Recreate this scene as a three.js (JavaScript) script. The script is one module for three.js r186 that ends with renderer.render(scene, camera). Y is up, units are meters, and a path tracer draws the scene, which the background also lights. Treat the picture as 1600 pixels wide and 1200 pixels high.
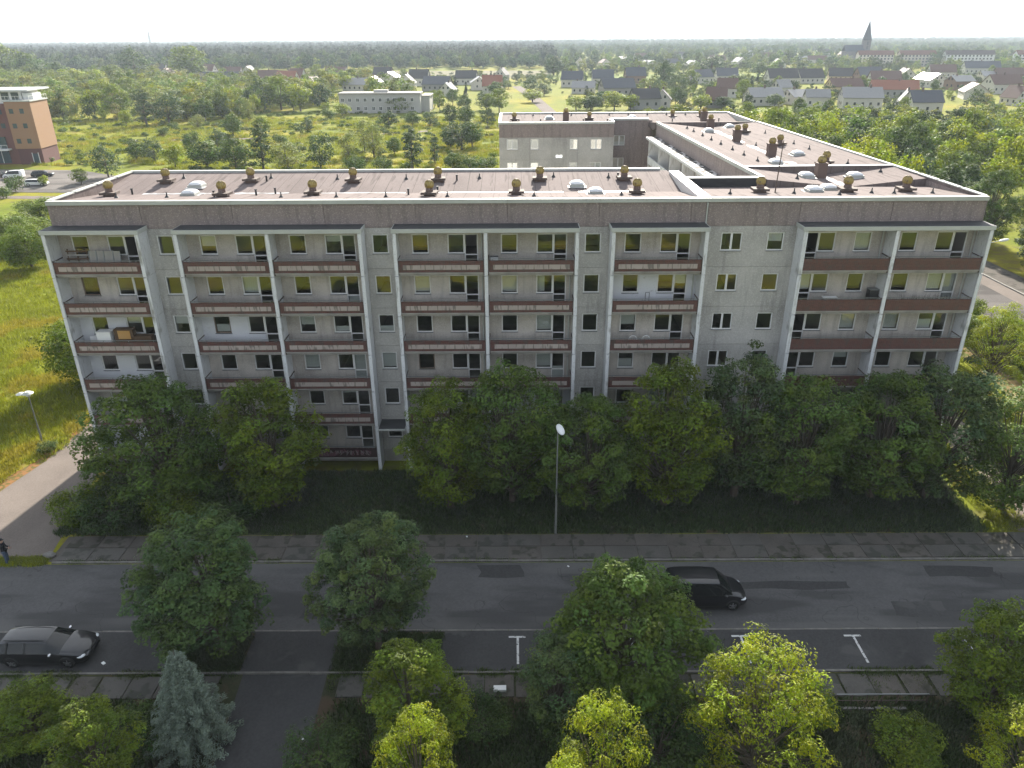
import * as THREE from 'three';
import { mergeGeometries } from 'three/addons/utils/BufferGeometryUtils.js';
import { MarchingCubes } from 'three/addons/objects/MarchingCubes.js';

// ---------------------------------------------------------------- camera, sky, sun, exposure
const scene = new THREE.Scene();
const camera = new THREE.PerspectiveCamera(54.37, 1024 / 768, 0.5, 30000);
camera.rotation.order = 'YXZ';
camera.position.set(30.35, 29.08, 49.03);
camera.rotation.set(-0.4338, 0.0025, -0.0059);
scene.add(camera);
const renderer = new THREE.WebGLRenderer({ antialias: true });
renderer.setSize(1024, 768);
renderer.toneMapping = THREE.LinearToneMapping;
renderer.toneMappingExposure = 4.1;
renderer.shadowMap.enabled = true;

const SUN_ELEVATION = 28 * Math.PI / 180, SUN_TURN = 9 * Math.PI / 180;      // behind the block, a little to the right
const sunDir = new THREE.Vector3(Math.cos(SUN_ELEVATION) * Math.sin(SUN_TURN), Math.sin(SUN_ELEVATION), -Math.cos(SUN_ELEVATION) * Math.cos(SUN_TURN));
{
  // hazy afternoon sky: pale towards the horizon, an even glow round the sun, light blue away from it
  const w = 512, h = 256, d = new Float32Array(w * h * 4);
  for (let j = 0; j < h; j++) for (let i = 0; i < w; i++) {
    const lat = ((j + 0.5) / h - 0.5) * Math.PI, lon = ((i + 0.5) / w - 0.5) * 2 * Math.PI;
    const v = new THREE.Vector3(Math.cos(lat) * Math.cos(lon), Math.sin(lat), Math.cos(lat) * Math.sin(lon));
    const e = Math.max(0, v.y), c = v.dot(sunDir);
    const haze = Math.exp(-e * 4.2), glow = Math.exp(-(1 - c) * 3.2);
    const k = (j * w + i) * 4;
    d[k] = 0.165 + 0.150 * haze + 0.26 * glow;
    d[k + 1] = 0.190 + 0.140 * haze + 0.25 * glow;
    d[k + 2] = 0.228 + 0.120 * haze + 0.23 * glow;
    d[k + 3] = 1;
  }
  const t = new THREE.DataTexture(d, w, h, THREE.RGBAFormat, THREE.FloatType);
  t.mapping = THREE.EquirectangularReflectionMapping; t.magFilter = t.minFilter = THREE.LinearFilter; t.colorSpace = THREE.LinearSRGBColorSpace; t.needsUpdate = true;
  scene.background = t; scene.environment = t;
}
const sun = new THREE.DirectionalLight(new THREE.Color().setRGB(1, 0.93, 0.82), 4.2);
sun.position.copy(sunDir).multiplyScalar(220).add(new THREE.Vector3(30, 0, -10));
sun.target.position.set(30, 0, -10); scene.add(sun.target);
sun.castShadow = true; sun.shadow.mapSize.set(4096, 4096); sun.shadow.radius = 1.5;
Object.assign(sun.shadow.camera, { left: -130, right: 130, top: 110, bottom: -110, near: 1, far: 600 });
scene.add(sun);
scene.fog = new THREE.FogExp2(new THREE.Color().setRGB(0.78, 0.89, 1.0), 0.00018);

// ---------------------------------------------------------------- helpers
function rngOf(seed) { let a = seed >>> 0; return () => { a |= 0; a = a + 0x6D2B79F5 | 0; let t = Math.imul(a ^ a >>> 15, 1 | a); t = t + Math.imul(t ^ t >>> 7, 61 | t) ^ t; return ((t ^ t >>> 14) >>> 0) / 4294967296; }; }
const R = rngOf(7);
const rr = (a, b, g = R) => a + (b - a) * g();
const lerp = (a, b, t) => a + (b - a) * t, clamp = (v, a = 0, b = 1) => Math.min(b, Math.max(a, v)), smooth = (a, b, v) => { const t = clamp((v - a) / (b - a)); return t * t * (3 - 2 * t); };
const taken = {};
function numbered(name) { const n = taken[name] = (taken[name] ?? -1) + 1; return n ? `${name}_${String(n).padStart(3, '0')}` : name; }
function sh(o) { o.castShadow = true; o.receiveShadow = true; return o; }
function thing(name, label, category, pos = [0, 0, 0], turn = 0, group) {
  const o = new THREE.Group(); o.name = numbered(name); scene.add(o); o.position.set(...pos); o.rotation.y = turn;
  o.userData = { label, category }; if (group) o.userData.group = group; return o;
}
function part(parent, name, geo, mat) { const m = sh(new THREE.Mesh(geo, mat)); m.name = name; parent.add(m); return m; }
function single(name, geo, mat, label, category, pos = [0, 0, 0], turn = 0, group) {
  const m = sh(new THREE.Mesh(geo, mat)); m.name = numbered(name); scene.add(m); m.position.set(...pos); m.rotation.y = turn;
  m.userData = { label, category }; if (group) m.userData.group = group; return m;
}
function structure(name, geo, mat) { const m = sh(new THREE.Mesh(geo, mat)); m.name = numbered(name); m.userData.kind = 'structure'; scene.add(m); return m; }
function copyOf(o, label, pos, turn = 0, group) { const c = o.clone(); c.name = numbered(o.name.replace(/_\d{3}$/, '')); c.userData = { ...o.userData }; if (label) c.userData.label = label; if (group) c.userData.group = group; c.position.set(...pos); c.rotation.y = turn; scene.add(c); return c; }

// box between two corners, uv in metres
function box(x0, x1, y0, y1, z0, z1) {
  const g = new THREE.BufferGeometry(), p = [], n = [], u = [], ix = [];
  const f = (a, b, c, d, nn, uv) => { const s = p.length / 3; for (const q of [a, b, c, d]) { p.push(...q); n.push(...nn); u.push(...uv(q)); } ix.push(s, s + 1, s + 2, s, s + 2, s + 3); };
  const xy = q => [q[0], q[1]], zy = q => [q[2], q[1]], xz = q => [q[0], q[2]];
  f([x0, y0, z1], [x1, y0, z1], [x1, y1, z1], [x0, y1, z1], [0, 0, 1], xy);
  f([x1, y0, z0], [x0, y0, z0], [x0, y1, z0], [x1, y1, z0], [0, 0, -1], xy);
  f([x1, y0, z1], [x1, y0, z0], [x1, y1, z0], [x1, y1, z1], [1, 0, 0], zy);
  f([x0, y0, z0], [x0, y0, z1], [x0, y1, z1], [x0, y1, z0], [-1, 0, 0], zy);
  f([x0, y1, z1], [x1, y1, z1], [x1, y1, z0], [x0, y1, z0], [0, 1, 0], xz);
  f([x0, y0, z0], [x1, y0, z0], [x1, y0, z1], [x0, y0, z1], [0, -1, 0], xz);
  g.setAttribute('position', new THREE.Float32BufferAttribute(p, 3)); g.setAttribute('normal', new THREE.Float32BufferAttribute(n, 3)); g.setAttribute('uv', new THREE.Float32BufferAttribute(u, 2)); g.setIndex(ix); return g;
}
const cbox = (w, h, d, x = 0, y = 0, z = 0) => box(x - w / 2, x + w / 2, y, y + h, z - d / 2, z + d / 2);
const join = gs => mergeGeometries(gs.map(g => { const q = g.index ? g.toNonIndexed() : g.clone(); for (const k of Object.keys(q.attributes)) if (!['position', 'normal', 'uv'].includes(k)) q.deleteAttribute(k); if (!q.attributes.uv) q.setAttribute('uv', new THREE.Float32BufferAttribute(new Float32Array(q.attributes.position.count * 2), 2)); return q; }), false);
function at(g, x, y, z, ry = 0, rx = 0, rz = 0, s = 1) { return g.clone().applyMatrix4(new THREE.Matrix4().compose(new THREE.Vector3(x, y, z), new THREE.Quaternion().setFromEuler(new THREE.Euler(rx, ry, rz, 'YXZ')), new THREE.Vector3(s, s, s))); }
function tube(a, b, r0, r1 = r0, seg = 6) {
  const A = new THREE.Vector3(...a), B = new THREE.Vector3(...b), d = B.clone().sub(A), L = d.length();
  const g = new THREE.CylinderGeometry(r1, r0, L, seg, 1); g.translate(0, L / 2, 0);
  g.applyQuaternion(new THREE.Quaternion().setFromUnitVectors(new THREE.Vector3(0, 1, 0), d.normalize())); g.translate(...a); return g;
}
function quadSheet(pts, y, uvs = 1) {                                  // flat polygon on the ground from [x, z] points
  const s = new THREE.Shape(pts.map(([x, z]) => new THREE.Vector2(x, -z))); const g = new THREE.ShapeGeometry(s); g.rotateX(-Math.PI / 2); g.translate(0, y, 0); return g;
}
// ---------------------------------------------------------------- textures: periodic value noise
const H = new Float32Array(65536); { const g = rngOf(99); for (let i = 0; i < 65536; i++) H[i] = g(); }
function vn(x, y, px, py, s) {
  const xi = Math.floor(x), yi = Math.floor(y), fx = x - xi, fy = y - yi, sx = fx * fx * (3 - 2 * fx), sy = fy * fy * (3 - 2 * fy);
  const h = (a, b) => H[((((a % px) + px) % px) * 1619 + (((b % py) + py) % py) * 31337 + s * 6971) & 65535];
  return lerp(lerp(h(xi, yi), h(xi + 1, yi), sx), lerp(h(xi, yi + 1), h(xi + 1, yi + 1), sx), sy);
}
function fbm(u, v, f, oct, s, fy = f) { let a = 0, w = 0.5, t = 0; for (let o = 0; o < oct; o++) { a += w * vn(u * f, v * fy, f, fy, s + o); t += w; w *= 0.5; f *= 2; fy *= 2; } return a / t; }
const enc = c => { c = clamp(c); return Math.round(255 * (c <= 0.0031308 ? c * 12.92 : 1.055 * Math.pow(c, 1 / 2.4) - 0.055)); };
function colorTex(size, metres, fn, metresY = metres) {                // fn(u, v) -> linear [r, g, b]
  const d = new Uint8Array(size * size * 4);
  for (let j = 0; j < size; j++) for (let i = 0; i < size; i++) { const c = fn((i + 0.5) / size, (j + 0.5) / size), k = (j * size + i) * 4; d[k] = enc(c[0]); d[k + 1] = enc(c[1]); d[k + 2] = enc(c[2]); d[k + 3] = 255; }
  const t = new THREE.DataTexture(d, size, size); t.wrapS = t.wrapT = THREE.RepeatWrapping; t.magFilter = THREE.LinearFilter; t.minFilter = THREE.LinearMipmapLinearFilter; t.generateMipmaps = true; t.colorSpace = THREE.SRGBColorSpace; t.repeat.set(1 / metres, 1 / metresY); t.needsUpdate = true; return t;
}
function greyTex(size, metres, fn) { const d = new Uint8Array(size * size * 4); for (let j = 0; j < size; j++) for (let i = 0; i < size; i++) { const c = Math.round(255 * clamp(fn((i + 0.5) / size, (j + 0.5) / size))), k = (j * size + i) * 4; d[k] = d[k + 1] = d[k + 2] = c; d[k + 3] = 255; } const t = new THREE.DataTexture(d, size, size); t.wrapS = t.wrapT = THREE.RepeatWrapping; t.magFilter = THREE.LinearFilter; t.repeat.set(1 / metres, 1 / metres); t.needsUpdate = true; return t; }
const mulc = (c, k) => [c[0] * k, c[1] * k, c[2] * k], mixc = (a, b, t) => [lerp(a[0], b[0], t), lerp(a[1], b[1], t), lerp(a[2], b[2], t)];
const mat = (o) => new THREE.MeshStandardMaterial({ roughness: 0.9, metalness: 0, side: THREE.DoubleSide, ...o });
const matte = (o) => new THREE.MeshPhysicalMaterial({ roughness: 1, metalness: 0, specularIntensity: 0.12, side: THREE.DoubleSide, ...o });
const lin = (r, g, b) => new THREE.Color().setRGB(r, g, b);
const aggregate = (base, speck, seed, blotch = 0.30) => (u, v) => {                   // exposed aggregate concrete with rain streaks and patches
  const streak = fbm(u, v, 24, 3, seed + 5, 3), patch = fbm(u, v, 3, 4, seed), grain = fbm(u, v, 128, 2, seed + 9);
  let c = mulc(base, 0.87 - blotch / 2 + blotch * patch + 0.28 * grain); c = mixc(c, speck, smooth(0.62, 0.8, grain) * 0.55); return mulc(c, 1 - 0.16 * smooth(0.5, 0.8, streak)); };
const M = {
  panel: mat({ map: colorTex(512, 6, aggregate([0.405, 0.392, 0.372], [0.57, 0.56, 0.54], 1, 0.5)), bumpMap: greyTex(256, 1.5, (u, v) => fbm(u, v, 64, 2, 3)), bumpScale: 0.006 }),
  loggia: mat({ map: colorTex(512, 5, aggregate([0.440, 0.405, 0.368], [0.54, 0.50, 0.46], 21, 0.75)), bumpMap: greyTex(256, 1.5, (u, v) => fbm(u, v, 64, 2, 13)), bumpScale: 0.008 }),
  attic: mat({ map: colorTex(512, 6, aggregate([0.225, 0.185, 0.176], [0.42, 0.36, 0.33], 41)), bumpMap: greyTex(256, 1.5, (u, v) => fbm(u, v, 64, 2, 17)), bumpScale: 0.008 }),
  white: mat({ map: colorTex(512, 4, (u, v) => { const s = fbm(u, v, 20, 3, 61, 4), p = fbm(u, v, 4, 4, 66), g = fbm(u, v, 90, 2, 71); let c = mulc([0.69, 0.70, 0.71], 0.84 + 0.16 * p); c = mixc(c, [0.20, 0.19, 0.17], 0.8 * smooth(0.54, 0.74, s * 0.6 + p * 0.4)); return mixc(c, [0.25, 0.24, 0.22], 0.5 * smooth(0.7, 0.85, g)); }), roughness: 0.85 }),
  paintedWall: mat({ map: colorTex(256, 5, (u, v) => { const p = fbm(u, v, 3, 4, 81), g = fbm(u, v, 60, 2, 84); return mixc(mulc([0.62, 0.63, 0.66], 0.85 + 0.2 * p), [0.32, 0.31, 0.30], 0.6 * smooth(0.66, 0.8, g * 0.5 + p * 0.5)); }) }),
  tile: mat({ map: colorTex(512, 2, (u, v) => { const tx = u * 16, ty = v * 20, ix = Math.floor(tx), iy = Math.floor(ty), fx = tx - ix, fy = ty - iy, h = H[(ix * 77 + iy * 1313) & 65535]; if (fx < 0.07 || fy < 0.09) return [0.10, 0.085, 0.075]; let c = mixc([0.080, 0.030, 0.026], [0.112, 0.042, 0.034], h); return mixc(c, [0.062, 0.045, 0.04], 0.75 * smooth(0.5, 0.72, fbm(u, v, 5, 4, 91))); }), roughness: 0.55 }),
  cream: mat({ map: colorTex(512, 5.4, (u, v) => { const p = fbm(u, v, 6, 3, 101), s = fbm(u, v, 56, 2, 104, 8); let c = mulc([0.38, 0.325, 0.29], 0.8 + 0.25 * p); return mixc(c, [0.13, 0.115, 0.10], 0.85 * smooth(0.50, 0.68, s * 0.75 + p * 0.25)); }), roughness: 0.6 }),
  coping: mat({ map: colorTex(256, 5, (u, v) => mulc([0.44, 0.455, 0.425], 0.8 + 0.3 * fbm(u, v, 6, 4, 111))), roughness: 0.6 }),
  bitumen: mat({ color: lin(0.035, 0.036, 0.038), roughness: 0.7 }),
  bitumenPeel: mat({ map: colorTex(256, 6, (u, v) => smooth(0.56, 0.6, fbm(u, v, 6, 4, 113)) > 0.5 ? [0.62, 0.60, 0.58] : [0.07, 0.065, 0.06]) }),
  felt: matte({ map: colorTex(1024, 12, (u, v) => { const p = fbm(u, v, 5, 5, 121), st = fbm(u, v, 60, 2, 127, 6), g = fbm(u, v, 200, 1, 129); let c = mulc([0.168, 0.140, 0.134], 0.72 + 0.35 * p + 0.2 * g); c = mixc(c, [0.09, 0.076, 0.072], 0.6 * smooth(0.6, 0.75, st * 0.6 + p * 0.4)); const seam = (u * 12) % 1; if (seam < 0.035) c = mulc(c, 0.55); return c; }), roughness: 0.9, specularIntensity: 0.12 }),
  silver: mat({ map: colorTex(256, 4, (u, v) => mixc([0.42, 0.42, 0.43], [0.22, 0.20, 0.19], smooth(0.5, 0.65, fbm(u, v, 5, 4, 131)))), roughness: 0.4, metalness: 0.2 }),
  frame: mat({ color: lin(0.66, 0.66, 0.65), roughness: 0.5 }),
  oldFrame: mat({ color: lin(0.16, 0.12, 0.09), roughness: 0.7 }),
  rust: mat({ map: colorTex(128, 1, (u, v) => mixc([0.07, 0.06, 0.055], [0.13, 0.09, 0.07], fbm(u, v, 8, 3, 141))), roughness: 0.85 }),
  steel: mat({ color: lin(0.22, 0.23, 0.235), roughness: 0.55, metalness: 0.5 }),
  glass: new THREE.MeshPhysicalMaterial({ color: lin(0.82, 0.86, 0.84), roughness: 0.015, transmission: 1, thickness: 0, ior: 2.1, side: THREE.DoubleSide }),
  room: mat({ color: lin(0.42, 0.39, 0.34) }),
  curtain: mat({ color: lin(0.5, 0.5, 0.49) }),
  dome: mat({ color: lin(0.66, 0.67, 0.68), roughness: 0.3 }),
  globe: mat({ map: colorTex(128, 1, (u, v) => mixc([0.33, 0.25, 0.075], [0.16, 0.12, 0.06], smooth(0.45, 0.7, fbm(u, v, 6, 3, 151)))), roughness: 0.6 }),
  brick: mat({ color: lin(0.14, 0.10, 0.085) }),
  concrete: mat({ map: colorTex(256, 3, (u, v) => mulc([0.30, 0.285, 0.26], 0.7 + 0.5 * fbm(u, v, 6, 5, 161))) }),
  asphalt: matte({ map: colorTex(1024, 24, (u, v) => { const p = fbm(u, v, 5, 5, 171), g = fbm(u, v, 256, 2, 176), q = fbm(u, v, 3, 4, 179, 12), tw = fbm(u, v, 2, 3, 187, 24); let c = mulc([0.082, 0.080, 0.080], 0.66 + 0.42 * p + 0.3 * g); c = mixc(c, [0.052, 0.051, 0.051], 0.75 * smooth(0.5, 0.62, q)); c = mixc(c, [0.115, 0.112, 0.108], 0.55 * smooth(0.55, 0.7, tw)); const cr = Math.abs(fbm(u, v, 7, 4, 183) - 0.5); return mulc(c, cr < 0.0025 ? 0.72 : 1); }), roughness: 0.82, bumpMap: greyTex(256, 2, (u, v) => fbm(u, v, 80, 2, 185)), bumpScale: 0.006 }),
  parking: matte({ map: colorTex(1024, 16, (u, v) => { const p = fbm(u, v, 6, 5, 191), g = fbm(u, v, 200, 2, 196); let c = mulc([0.055, 0.054, 0.054], 0.55 + 0.6 * p + 0.3 * g); const lt = smooth(0.62, 0.72, fbm(u, v, 9, 4, 198)); return mixc(c, [0.095, 0.092, 0.088], 0.5 * lt); }), roughness: 0.85 }),
  paving: matte({ map: colorTex(512, 7, (u, v) => { const p = fbm(u, v, 6, 5, 201), g = fbm(u, v, 160, 2, 206); return mixc(mulc([0.100, 0.090, 0.080], 0.6 + 0.5 * p + 0.3 * g), [0.04, 0.042, 0.03], 0.7 * smooth(0.56, 0.7, fbm(u, v, 12, 3, 209))); }) }),
  pathSand: matte({ map: colorTex(512, 9, (u, v) => { const p = fbm(u, v, 6, 5, 211), g = fbm(u, v, 190, 2, 216); return mulc([0.150, 0.128, 0.113], 0.68 + 0.35 * p + 0.35 * g); }) }),
  dirt: matte({ map: colorTex(256, 5, (u, v) => mixc([0.17, 0.125, 0.06], [0.09, 0.10, 0.03], smooth(0.4, 0.6, fbm(u, v, 8, 4, 221)))) }),
  paint: mat({ map: colorTex(256, 2, (u, v) => mixc([0.52, 0.52, 0.51], [0.12, 0.12, 0.12], smooth(0.58, 0.72, fbm(u, v, 24, 3, 231)))), roughness: 0.7 }),
  kerb: mat({ map: colorTex(128, 2, (u, v) => mulc([0.165, 0.155, 0.14], 0.6 + 0.6 * fbm(u, v, 12, 3, 241))) }),
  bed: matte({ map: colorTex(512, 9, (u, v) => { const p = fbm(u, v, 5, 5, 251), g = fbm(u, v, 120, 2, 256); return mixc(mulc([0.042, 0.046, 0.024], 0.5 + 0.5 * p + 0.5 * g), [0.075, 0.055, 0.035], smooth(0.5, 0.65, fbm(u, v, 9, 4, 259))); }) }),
  bark: mat({ map: colorTex(128, 1, (u, v) => mulc([0.085, 0.068, 0.05], 0.5 + fbm(u, v, 16, 3, 261, 3))) }),
  blackPaint: new THREE.MeshPhysicalMaterial({ color: lin(0.010, 0.010, 0.013), roughness: 0.4, specularIntensity: 0.4, clearcoat: 1, clearcoatRoughness: 0.03, side: THREE.DoubleSide }),
  whitePaint: new THREE.MeshPhysicalMaterial({ color: lin(0.7, 0.7, 0.7), roughness: 0.35, clearcoat: 0.8, clearcoatRoughness: 0.05, side: THREE.DoubleSide }),
  carGlass: new THREE.MeshPhysicalMaterial({ color: lin(0.010, 0.012, 0.013), roughness: 0.03, ior: 1.5, side: THREE.DoubleSide }),
  tyre: mat({ color: lin(0.015, 0.015, 0.015), roughness: 0.9 }),
  alloy: mat({ color: lin(0.35, 0.35, 0.36), roughness: 0.35, metalness: 0.8 }),
  chrome: mat({ color: lin(0.6, 0.6, 0.62), roughness: 0.2, metalness: 1 }),
  lampGlass: new THREE.MeshPhysicalMaterial({ color: lin(0.55, 0.57, 0.6), roughness: 0.08, clearcoat: 1, side: THREE.DoubleSide }),
  plasticBlack: mat({ color: lin(0.02, 0.02, 0.021), roughness: 0.6 }),
  plasticWhite: mat({ color: lin(0.7, 0.7, 0.69), roughness: 0.5 }),
  wood: mat({ map: colorTex(128, 1, (u, v) => mulc([0.10, 0.062, 0.035], 0.6 + 0.7 * fbm(u, v, 3, 3, 271, 24))) }),
  orangeBoard: mat({ color: lin(0.42, 0.24, 0.08) }),
  lampWhite: mat({ color: lin(0.62, 0.63, 0.64), roughness: 0.4 }),
  pole: mat({ color: lin(0.16, 0.165, 0.15), roughness: 0.7 }),
};
const TREES = [[-381.9,-607.9,26.1,26.1,0],[-341.5,-574.5,21.7,21.8,0],[-269.1,-595.3,23.3,24.6,0],[-223.6,-590.2,23.1,31.5,0],[-260.1,-486.2,13.0,21.3,1],[-239.4,-470.8,12.6,16.6,1],[-251.9,-522.5,12.6,15.5,0],[-149.3,-267.2,11.0,7.2,0],[-137.5,-269.1,12.0,9.3,1],[-129.5,-271.2,12.6,10.4,0],[-105.4,-243.4,12.2,6.2,2],[-99.8,-249.9,11.3,12.1,0],[-99.7,-266.9,8.4,7.7,3],[-88.3,-256.3,9.3,7.4,0],[-86.2,-268.8,8.7,9.3,0],[-114.3,-246.1,5.7,4.8,1],[-82.6,-233.6,5.2,6.4,3],[-86.4,-212.5,2.8,4.3,5],[-90.7,-231.9,2.4,4.1,5],[-69.2,-155.9,4.9,5.1,0],[-63.9,-154.6,5.8,5.4,0],[-53.1,-141.5,6.1,5.6,1],[-44.3,-139.3,7.2,9.4,0],[-64.0,-129.7,7.2,6.3,0],[-65.5,-120.5,3.3,3.7,0],[-37.2,-139.0,7.8,7.5,0],[-72.5,-118.4,2.5,2.3,1],[-30.5,-138.8,10.4,4.4,2],[-24.5,-138.6,7.5,9.4,3],[-16.3,-138.3,8.5,6.2,0],[-9.1,-138.1,3.6,4.1,5],[-13.6,-158.5,7.5,5.8,3],[-11.8,-172.2,9.0,6.6,3],[-6.7,-158.2,10.1,7.2,3],[-1.9,-162.8,5.0,3.9,0],[6.1,-137.5,9.2,4.7,2],[10.8,-145.4,7.2,2.3,2],[16.0,-136.2,4.5,4.3,0],[15.9,-173.7,7.7,8.1,0],[12.4,-178.0,6.4,6.4,4],[18.7,-176.3,7.7,6.7,0],[-81.2,-309.5,13.4,11.6,0],[-73.8,-309.0,13.4,13.3,0],[-63.3,-301.9,12.1,11.9,1],[-54.7,-307.8,11.2,10.4,4],[-14.4,-236.4,5.7,6.5,4],[-5.8,-236.0,5.2,5.6,0],[0.3,-237.8,5.3,5.1,0],[7.4,-239.6,7.5,6.1,4],[13.3,-239.3,7.1,7.0,0],[21.3,-238.9,6.0,5.2,4],[-18.2,-292.8,6.2,9.9,0],[-72.0,-443.1,9.4,14.1,1],[-39.5,-217.6,4.9,5.2,0],[-39.7,-276.8,5.4,6.9,1],[-42.7,-266.3,3.8,5.1,5],[18.8,-303.0,7.4,8.5,0],[24.7,-290.2,9.2,8.2,0],[21.4,-391.1,7.8,9.2,0],[-119.7,-356.5,8.5,11.7,0],[-102.3,-335.5,9.8,10.5,3],[-71.9,-257.9,9.3,6.5,3],[-83.0,-296.9,9.4,8.4,4],[-147.9,-404.8,8.1,14.5,0],[-174.3,-406.9,10.1,16.8,1],[-156.8,-395.4,9.2,15.7,1],[-165.2,-359.8,11.0,13.1,0],[-178.9,-360.8,11.6,13.2,1],[-190.9,-361.6,11.0,11.9,0],[-225.9,-411.1,11.6,11.1,0],[-337.4,-602.9,14.3,18.6,0],[40.6,-415.8,8.9,9.7,0],[47.7,-389.0,6.5,8.4,4],[65.2,-631.2,14.8,18.3,4],[40.3,-344.9,6.5,10.8,1],[58.4,-300.5,6.3,9.6,1],[65.4,-300.0,6.3,7.9,0],[75.1,-299.4,8.4,11.2,1],[82.1,-298.9,6.8,8.4,1],[121.5,-437.9,16.4,10.1,4],[119.4,-383.2,11.5,11.1,0],[137.8,-436.4,10.7,10.8,0],[106.1,-310.6,7.6,7.0,4],[112.5,-297.0,6.8,9.5,1],[188.0,-593.6,14.9,20.4,4],[123.7,-302.7,5.3,8.5,0],[150.6,-380.7,10.8,10.3,0],[141.9,-337.5,9.8,7.5,0],[224.9,-589.1,11.1,15.2,0],[-8.6,-249.6,3.2,3.9,5],[-10.4,-186.1,3.7,4.6,1],[-74.8,-111.7,3.2,4.1,5],[-73.2,-104.7,2.6,3.4,5],[-51.6,-207.3,6.0,5.5,0],[-60.6,-206.0,7.5,6.3,0],[-56.3,-179.4,5.4,5.6,0],[-64.0,-179.7,4.7,5.7,5],[-39.8,-187.4,3.0,4.7,5],[-1.4,-191.9,3.8,3.6,5],[-6.5,-134.2,3.5,4.6,5],[-0.6,-135.9,3.3,5.2,5],[24.0,-136.9,3.0,5.3,5],[20.2,-135.2,3.9,6.1,5],[148.0,-307.8,5.9,8.6,0],[29.1,-220.0,2.5,3.1,5]];
const HOUSES = [[-238,-582,12.0,1,0,1],[-176,-523,24,2,1,0],[-285,-675,11.5,0,0,0],[-229,-601,13.4,4,0,0],[-231,-645,12.1,1,0,0],[-200,-618,12.7,1,0,0],[-186,-617,10.6,0,0,1],[-146,-536,12.1,1,0,0],[-123,-502,11.4,3,0,0],[-120,-517,9.0,1,0,0],[-98,-471,8.3,1,0,1],[-94,-499,7.0,1,0,1],[-112,-608,15.6,1,0,0],[-64,-442,13.3,4,0,0],[-55,-448,10.3,4,0,1],[-67,-563,11.7,0,1,0],[-54,-510,12.5,4,0,1],[-37,-465,12.3,0,0,1],[-15,-438,14.0,2,2,0],[-5,-393,5.7,4,0,1],[-32,-493,11.2,0,0,0],[-1,-505,12.3,0,0,0],[10,-448,11.9,4,0,1],[19,-412,9.6,3,0,0],[23,-535,9.3,0,0,1],[69,-469,11.6,2,0,0],[93,-511,12.5,2,0,0],[87,-386,15.3,2,2,0],[115,-509,11.5,2,1,0],[71,-408,11.0,4,0,0],[89,-305,10.3,0,2,0],[98,-311,7.0,0,0,1],[158,-504,15.0,2,0,0],[185,-535,13.0,2,0,0],[143,-372,8.8,1,0,0],[122,-310,7.5,1,2,0],[147,-322,13.1,4,0,0],[208,-484,17.0,0,0,0],[231,-497,14.8,0,0,0],[167,-328,14.5,4,0,0],[264,-527,13.7,0,3,0],[210,-386,14.6,1,3,0],[269,-493,13.8,2,1,0],[261,-451,15.1,1,0,0],[227,-365,19.2,3,2,0],[308,-522,11.8,0,0,1],[288,-448,15.0,4,0,1],[182,-299,14.0,4,0,0],[166,-307,8.6,4,0,0],[193,-280,8.0,2,0,1],[197,-274,10.4,2,0,0],[350,-554,15.3,1,0,0],[262,-353,15.5,1,0,1],[292,-422,11.3,4,1,0],[297,-389,14.0,1,0,0],[355,-500,11.3,4,0,0],[259,-314,8.2,1,0,1],[367,-498,17.4,1,1,0],[411,-610,23.0,2,0,0],[174,-379,5.5,4,0,0],[175,-828,13.8,4,0,0],[202,-824,15.1,2,0,0],[215,-784,14.5,4,0,1],[280,-945,17.2,1,0,0],[276,-831,16.7,2,0,1],[362,-1109,16.4,4,0,0],[445,-1345,21.8,4,0,0],[368,-1041,17.1,1,0,0],[131,-836,13.9,1,0,1],[170,-966,12.8,4,0,0],[104,-840,12.6,0,0,1],[207,-1075,14.1,1,0,0],[346,-1274,16.6,0,0,0],[380,-1265,16.5,1,0,1],[271,-1129,14.8,0,0,0],[299,-771,14.2,0,0,1],[358,-882,19.1,4,0,0],[377,-878,17.5,1,0,0],[417,-1096,18.0,0,0,0],[430,-969,19.2,4,0,0],[489,-1080,16.0,1,0,1],[516,-1230,18.1,0,0,0],[497,-1441,16.3,4,0,0],[483,-1731,19.5,0,0,0],[539,-1429,18.5,2,0,1],[399,-1604,18.1,4,0,0]];
const grove = [];

function uvShift(g) { const u = g.attributes.uv, a = R() * 7, b = R() * 7; for (let i = 0; i < u.count; i++) u.setXY(i, u.getX(i) + a, u.getY(i) + b); return g; }
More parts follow.
